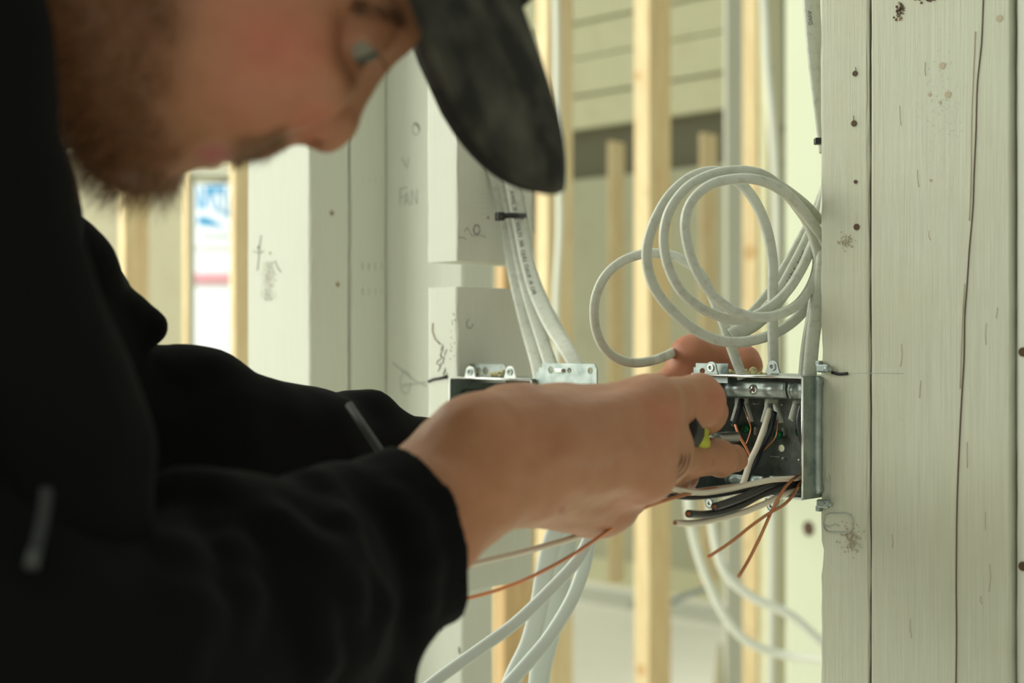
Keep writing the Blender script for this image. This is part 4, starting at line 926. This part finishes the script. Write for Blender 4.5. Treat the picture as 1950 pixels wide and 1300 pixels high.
for pts, r in (([(559, 900), (620, 930), (650, 999), (665, 1060), (677, 1120)], .007), ([(370, 935), (461, 950), (538, 1000), (615, 1070), (660, 1140), (700, 1200)], .008),
               ([(743, 940), (790, 1010), (806, 1080), (804, 1150), (795, 1200)], .006), ([(425, 1000), (445, 1060), (451, 1130), (450, 1200)], .007), ([(330, 990), (350, 1060), (365, 1160), (360, 1260)], .008),
               ([(560, 1100), (600, 1180), (610, 1260), (600, 1300)], .006), ([(700, 1090), (720, 1160), (715, 1230)], .006), ([(255, 960), (330, 940), (400, 950), (470, 990)], .008)):
    folds += fold(pts, r, src=sleeve)
sleeve += folds
sleeve += [rcp((740, 1200, .68, 60), (690, 1300, .66, 110), .02), rcp((600, 960, .65, 55), (650, 945, .665, 50), .02), rcp((330, 955, .60, 55), (440, 985, .61, 55), .03)]
torso = [
    RC((-.345, .65, 1.25), (-.40, .64, .84), .125, .135, .05), RC((-.33, .52, 1.235), (-.36, .80, 1.23), .075, .07, .05),
    RC((-.30, .545, 1.20), (-.315, .56, .95), .075, .08, .05),
    rcp((-75, -160, .52, 130), (-75, 120, .52, 140), .03), rcp((-75, 120, .52, 140), (-30, 400, .52, 128), .03), rcp((-30, 400, .52, 128), (30, 640, .53, 125), .03),
    rcp((60, 640, .53, 125), (110, 800, .54, 122), .03), rcp((110, 800, .54, 122), (110, 1000, .54, 120), .03), rcp((110, 1000, .54, 120), (90, 1350, .54, 125), .04),
    rcp((190, 880, .545, 50), (165, 1010, .535, 50), .02),
    RC(P(-300, -150, .66), P(-260, 300, .70), .085, .08, .05), RC(P(20, 380, .68), P(40, 620, .72), .022, .03, .04),
]
far = [
    RC((-.42, .84, 1.22), P(60, 640, .82), .07, .052, .05), RC(P(60, 640, .82), P(60, 850, .83), .05, .05, .05),
    rcp((40, 420, .80, 90), (143, 515, .80, 80), .012), rcp((110, 655, .82, 90), (232, 608, .82, 60), .006),
    rcp((120, 680, .82, 62), (285, 622, .825, 34), .005), rcp((90, 800, .84, 130), (250, 870, .85, 150), .03), rcp((230, 770, .85, 100), (345, 737, .86, 78), .010), rcp((330, 790, .86, 100), (402, 748, .865, 78), .012),
    rcp((250, 885, .85, 160), (430, 900, .87, 145), .03), rcp((430, 860, .87, 112), (520, 832, .885, 86), .014), rcp((520, 830, .885, 88), (582, 830, .90, 90), .014),
    rcp((430, 900, .87, 145), (600, 910, .90, 115), .03), rcp((600, 900, .90, 122), (700, 885, .93, 96), .02),
    rcp((640, 850, .92, 74), (680, 815, .925, 62), .010), rcp((680, 800, .925, 55), (706, 790, .925, 43), .008), rcp((735, 796, .93, 16), (742, 802, .93, 13), .006),
    rcp((720, 870, .93, 90), (800, 885, .955, 84), .02), rcp((800, 885, .955, 84), (880, 880, .98, 78), .01)]
hood = torso + far + sleeve
acut = RC(CC - cdir * .002, CC + cdir * .03, .0405, .0415, .002, 's')
hood_all = hood + [('pl', npv(CC), -npv(cdir), .004, 's'), acut]
# the cuff plane must only trim the near cuff: rebuild as union of (torso+far) and trimmed sleeve
def hood_disp(X):
    return .0014 * vnoise(X, 42, 2.) + .0007 * vnoise(X, 95, 4.) + .00015 * vnoise(X, 400)
M['hoodie'] = mat('black_fleece', (.0045, .0046, .0047), .95, spec=.07, Sheen_Weight=.012, Sheen_Roughness=.6)
g = noise_tex(M['hoodie'], 900, (1, 1, 1), 2, .6); bump(M['hoodie'], g, .4, .0004)
M['rib'] = mat('black_ribbed_cuff', (.0065, .0065, .0068), .95, spec=.1)
hv, hf = surface(torso + far, .0034, hood_disp)
cv, cf = surface(sleeve + [('pl', npv(CC), -npv(cdir), .0015, 's'), acut], .0022, hood_disp)
hf = np.concatenate([hf, cf + len(hv)]); hv = np.concatenate([hv, cv])
ho = mesh_obj('hoodie', (hv, hf), M['hoodie'], person, smooth=True)
# trousers and shoes, standing on the floor below the frame
M['denim'] = mat('dark_work_trousers', (.03, .035, .045), .9); M['boot'] = mat('dark_boot', (.03, .022, .015), .6)
tv, tf = surface([RC((-.40, .60, .88), (-.40, .56, .10), .095, .06, .04), RC((-.42, .72, .88), (-.44, .82, .10), .095, .06, .04)], .006, lambda X: .003 * vnoise(X, 30))
mesh_obj('trousers', (tv, tf), M['denim'], person, smooth=True)
for a, b in (((-.40, .56, .055), (-.21, .52, .042)), ((-.44, .82, .055), (-.25, .84, .042))):
    bv, bf = surface([RC(a, b, .052, .042, .03), RC(a, (a[0], a[1], .13), .05, .05, .03)], .005); bv[:, 2] = np.maximum(bv[:, 2], 0.001); mesh_obj('boot', (bv, bf), M['boot'], person, smooth=True)
# drawcord ends
M['cord'] = mat('dark_grey_drawcord', (.018, .019, .019), .8); M['aglet'] = mat('grey_cord_tip', (.04, .042, .04), .6)
o_ = Vector((0, -.002, 0)); bm = bmesh.new(); sweep(bm, catmull([hit(hood, a_, b_) + o_ for a_, b_ in ((92, 930), (88, 970), (80, 1010), (70, 1050))]), circ(.0024, 10)); dc = mesh_obj('drawcord', bm, M['cord'], person, smooth=True)
bm = bmesh.new(); sweep(bm, [hit(hood, 72, 1045) + Vector((0, -.0035, 0)), hit(hood, 66, 1078) + Vector((0, -.0035, 0))], circ(.0026, 12)); mesh_obj('cord_tip', bm, M['aglet'], dc)
M['pull'] = mat('dark_grey_cord', (.040, .042, .041), .6)
bm = bmesh.new(); sweep(bm, [P(664, 770, .80), P(695, 816, .79), P(726, 862, .78), P(770, 930, .77)], circ(.0024, 10)); mesh_obj('drawcord', bm, M['pull'], person, smooth=True)
# cap: brim and crown
BC = Q(985, -20)      # crest line root of the brim
M['cap'] = mat('faded_black_cap', (.02, .02, .017), .9, spec=.15)
g = noise_tex(M['cap'], 26, (1, 1, 1), 3, .55); g2 = noise_tex(M['cap'], 600, (1, 1, 1), 2, .5); setcol(M['cap'], ramp(M['cap'], g, [(.42, (.017, .017, .014)), (.66, (.075, .072, .055))])); bump(M['cap'], g2, .35, .0005)
bfv = (FV - UPV * .15).normalized(); rows = []; bm = bmesh.new(); nvv, nww = 36, 26; half = .088
for layer in (0, 1):
    R_ = []
    for i in range(nvv + 1):
        v = -1 + 2 * i / nvv; L = .0855 * (1 - abs(v) ** 1.9) ** .5 + .002; row = []
        for j in range(nww + 1):
            w = j / nww; back = -.030 * abs(v) ** 1.6
            p = BC + bfv * (back + (L - back) * w) + RV * (v * half) - UPV * (.056 * (math.sqrt(v * v + .03) - .173) + layer * .0028 + .010 * w ** 5 * (1 - v * v))
            row.append(bm.verts.new(p))
        R_.append(row)
    rows.append(R_)
for L_, R_ in enumerate(rows):
    for i in range(nvv):
        for j in range(nww): bm.faces.new((R_[i][j], R_[i + 1][j], R_[i + 1][j + 1], R_[i][j + 1])).smooth = True
for i in range(nvv):
    for j in (0, nww): bm.faces.new((rows[0][i][j], rows[0][i + 1][j], rows[1][i + 1][j], rows[1][i][j]))
for j in range(nww):
    for i in (0, nvv): bm.faces.new((rows[0][i][j], rows[0][i][j + 1], rows[1][i][j + 1], rows[1][i][j]))
cap = mesh_obj('cap', surface([EL(Q(600, -385), HA, mm(105, 98, 82), .02), RC(Q(905, -150), Q(960, -48), .03, .016, .03)], .003), M['cap'], person, smooth=True)
mesh_obj('brim', bm, M['cap'], cap)

# ============================================================ TOOL IN THE HAND
M['yellowgreen'] = mat('yellow_green_rubber', (.42, .44, .03), .6); M['toolblack'] = mat('black_rubber', (.01, .011, .012), .6)
tl = empty('screwdriver', P(1315, 830, .90), 'yellow-green and black screwdriver gripped by the near hand at the box', 'screwdriver')
a = P(1296, 818, .870); b = P(1322, 834, .925); ax = (b - a).normalized()
bm = bmesh.new(); sweep(bm, [a + (b - a) * k / 12 for k in range(13)], [(.0125 * math.cos(t) * (1 - .10 * math.cos(6 * t)), .0125 * math.sin(t) * (1 - .10 * math.cos(6 * t))) for t in [6.28318 * k / 36 for k in range(36)]], None, 0, lambda s: .75 + .45 * math.sin(math.pi * min(s * 1.1, 1)) - .3 * s ** 4); mesh_obj('handle', bm, M['yellowgreen'], tl)
bm = bmesh.new(); sweep(bm, [a - ax * .022, a - ax * .012, a + ax * .010], circ(.0135, 20)); mesh_obj('grip_band', bm, M['toolblack'], tl)
bm = bmesh.new(); sweep(bm, [b, P(1352, 834, .945), P(1400, 832, .975)], circ(.0040, 12)); mesh_obj('shaft', bm, M['screw'], tl)
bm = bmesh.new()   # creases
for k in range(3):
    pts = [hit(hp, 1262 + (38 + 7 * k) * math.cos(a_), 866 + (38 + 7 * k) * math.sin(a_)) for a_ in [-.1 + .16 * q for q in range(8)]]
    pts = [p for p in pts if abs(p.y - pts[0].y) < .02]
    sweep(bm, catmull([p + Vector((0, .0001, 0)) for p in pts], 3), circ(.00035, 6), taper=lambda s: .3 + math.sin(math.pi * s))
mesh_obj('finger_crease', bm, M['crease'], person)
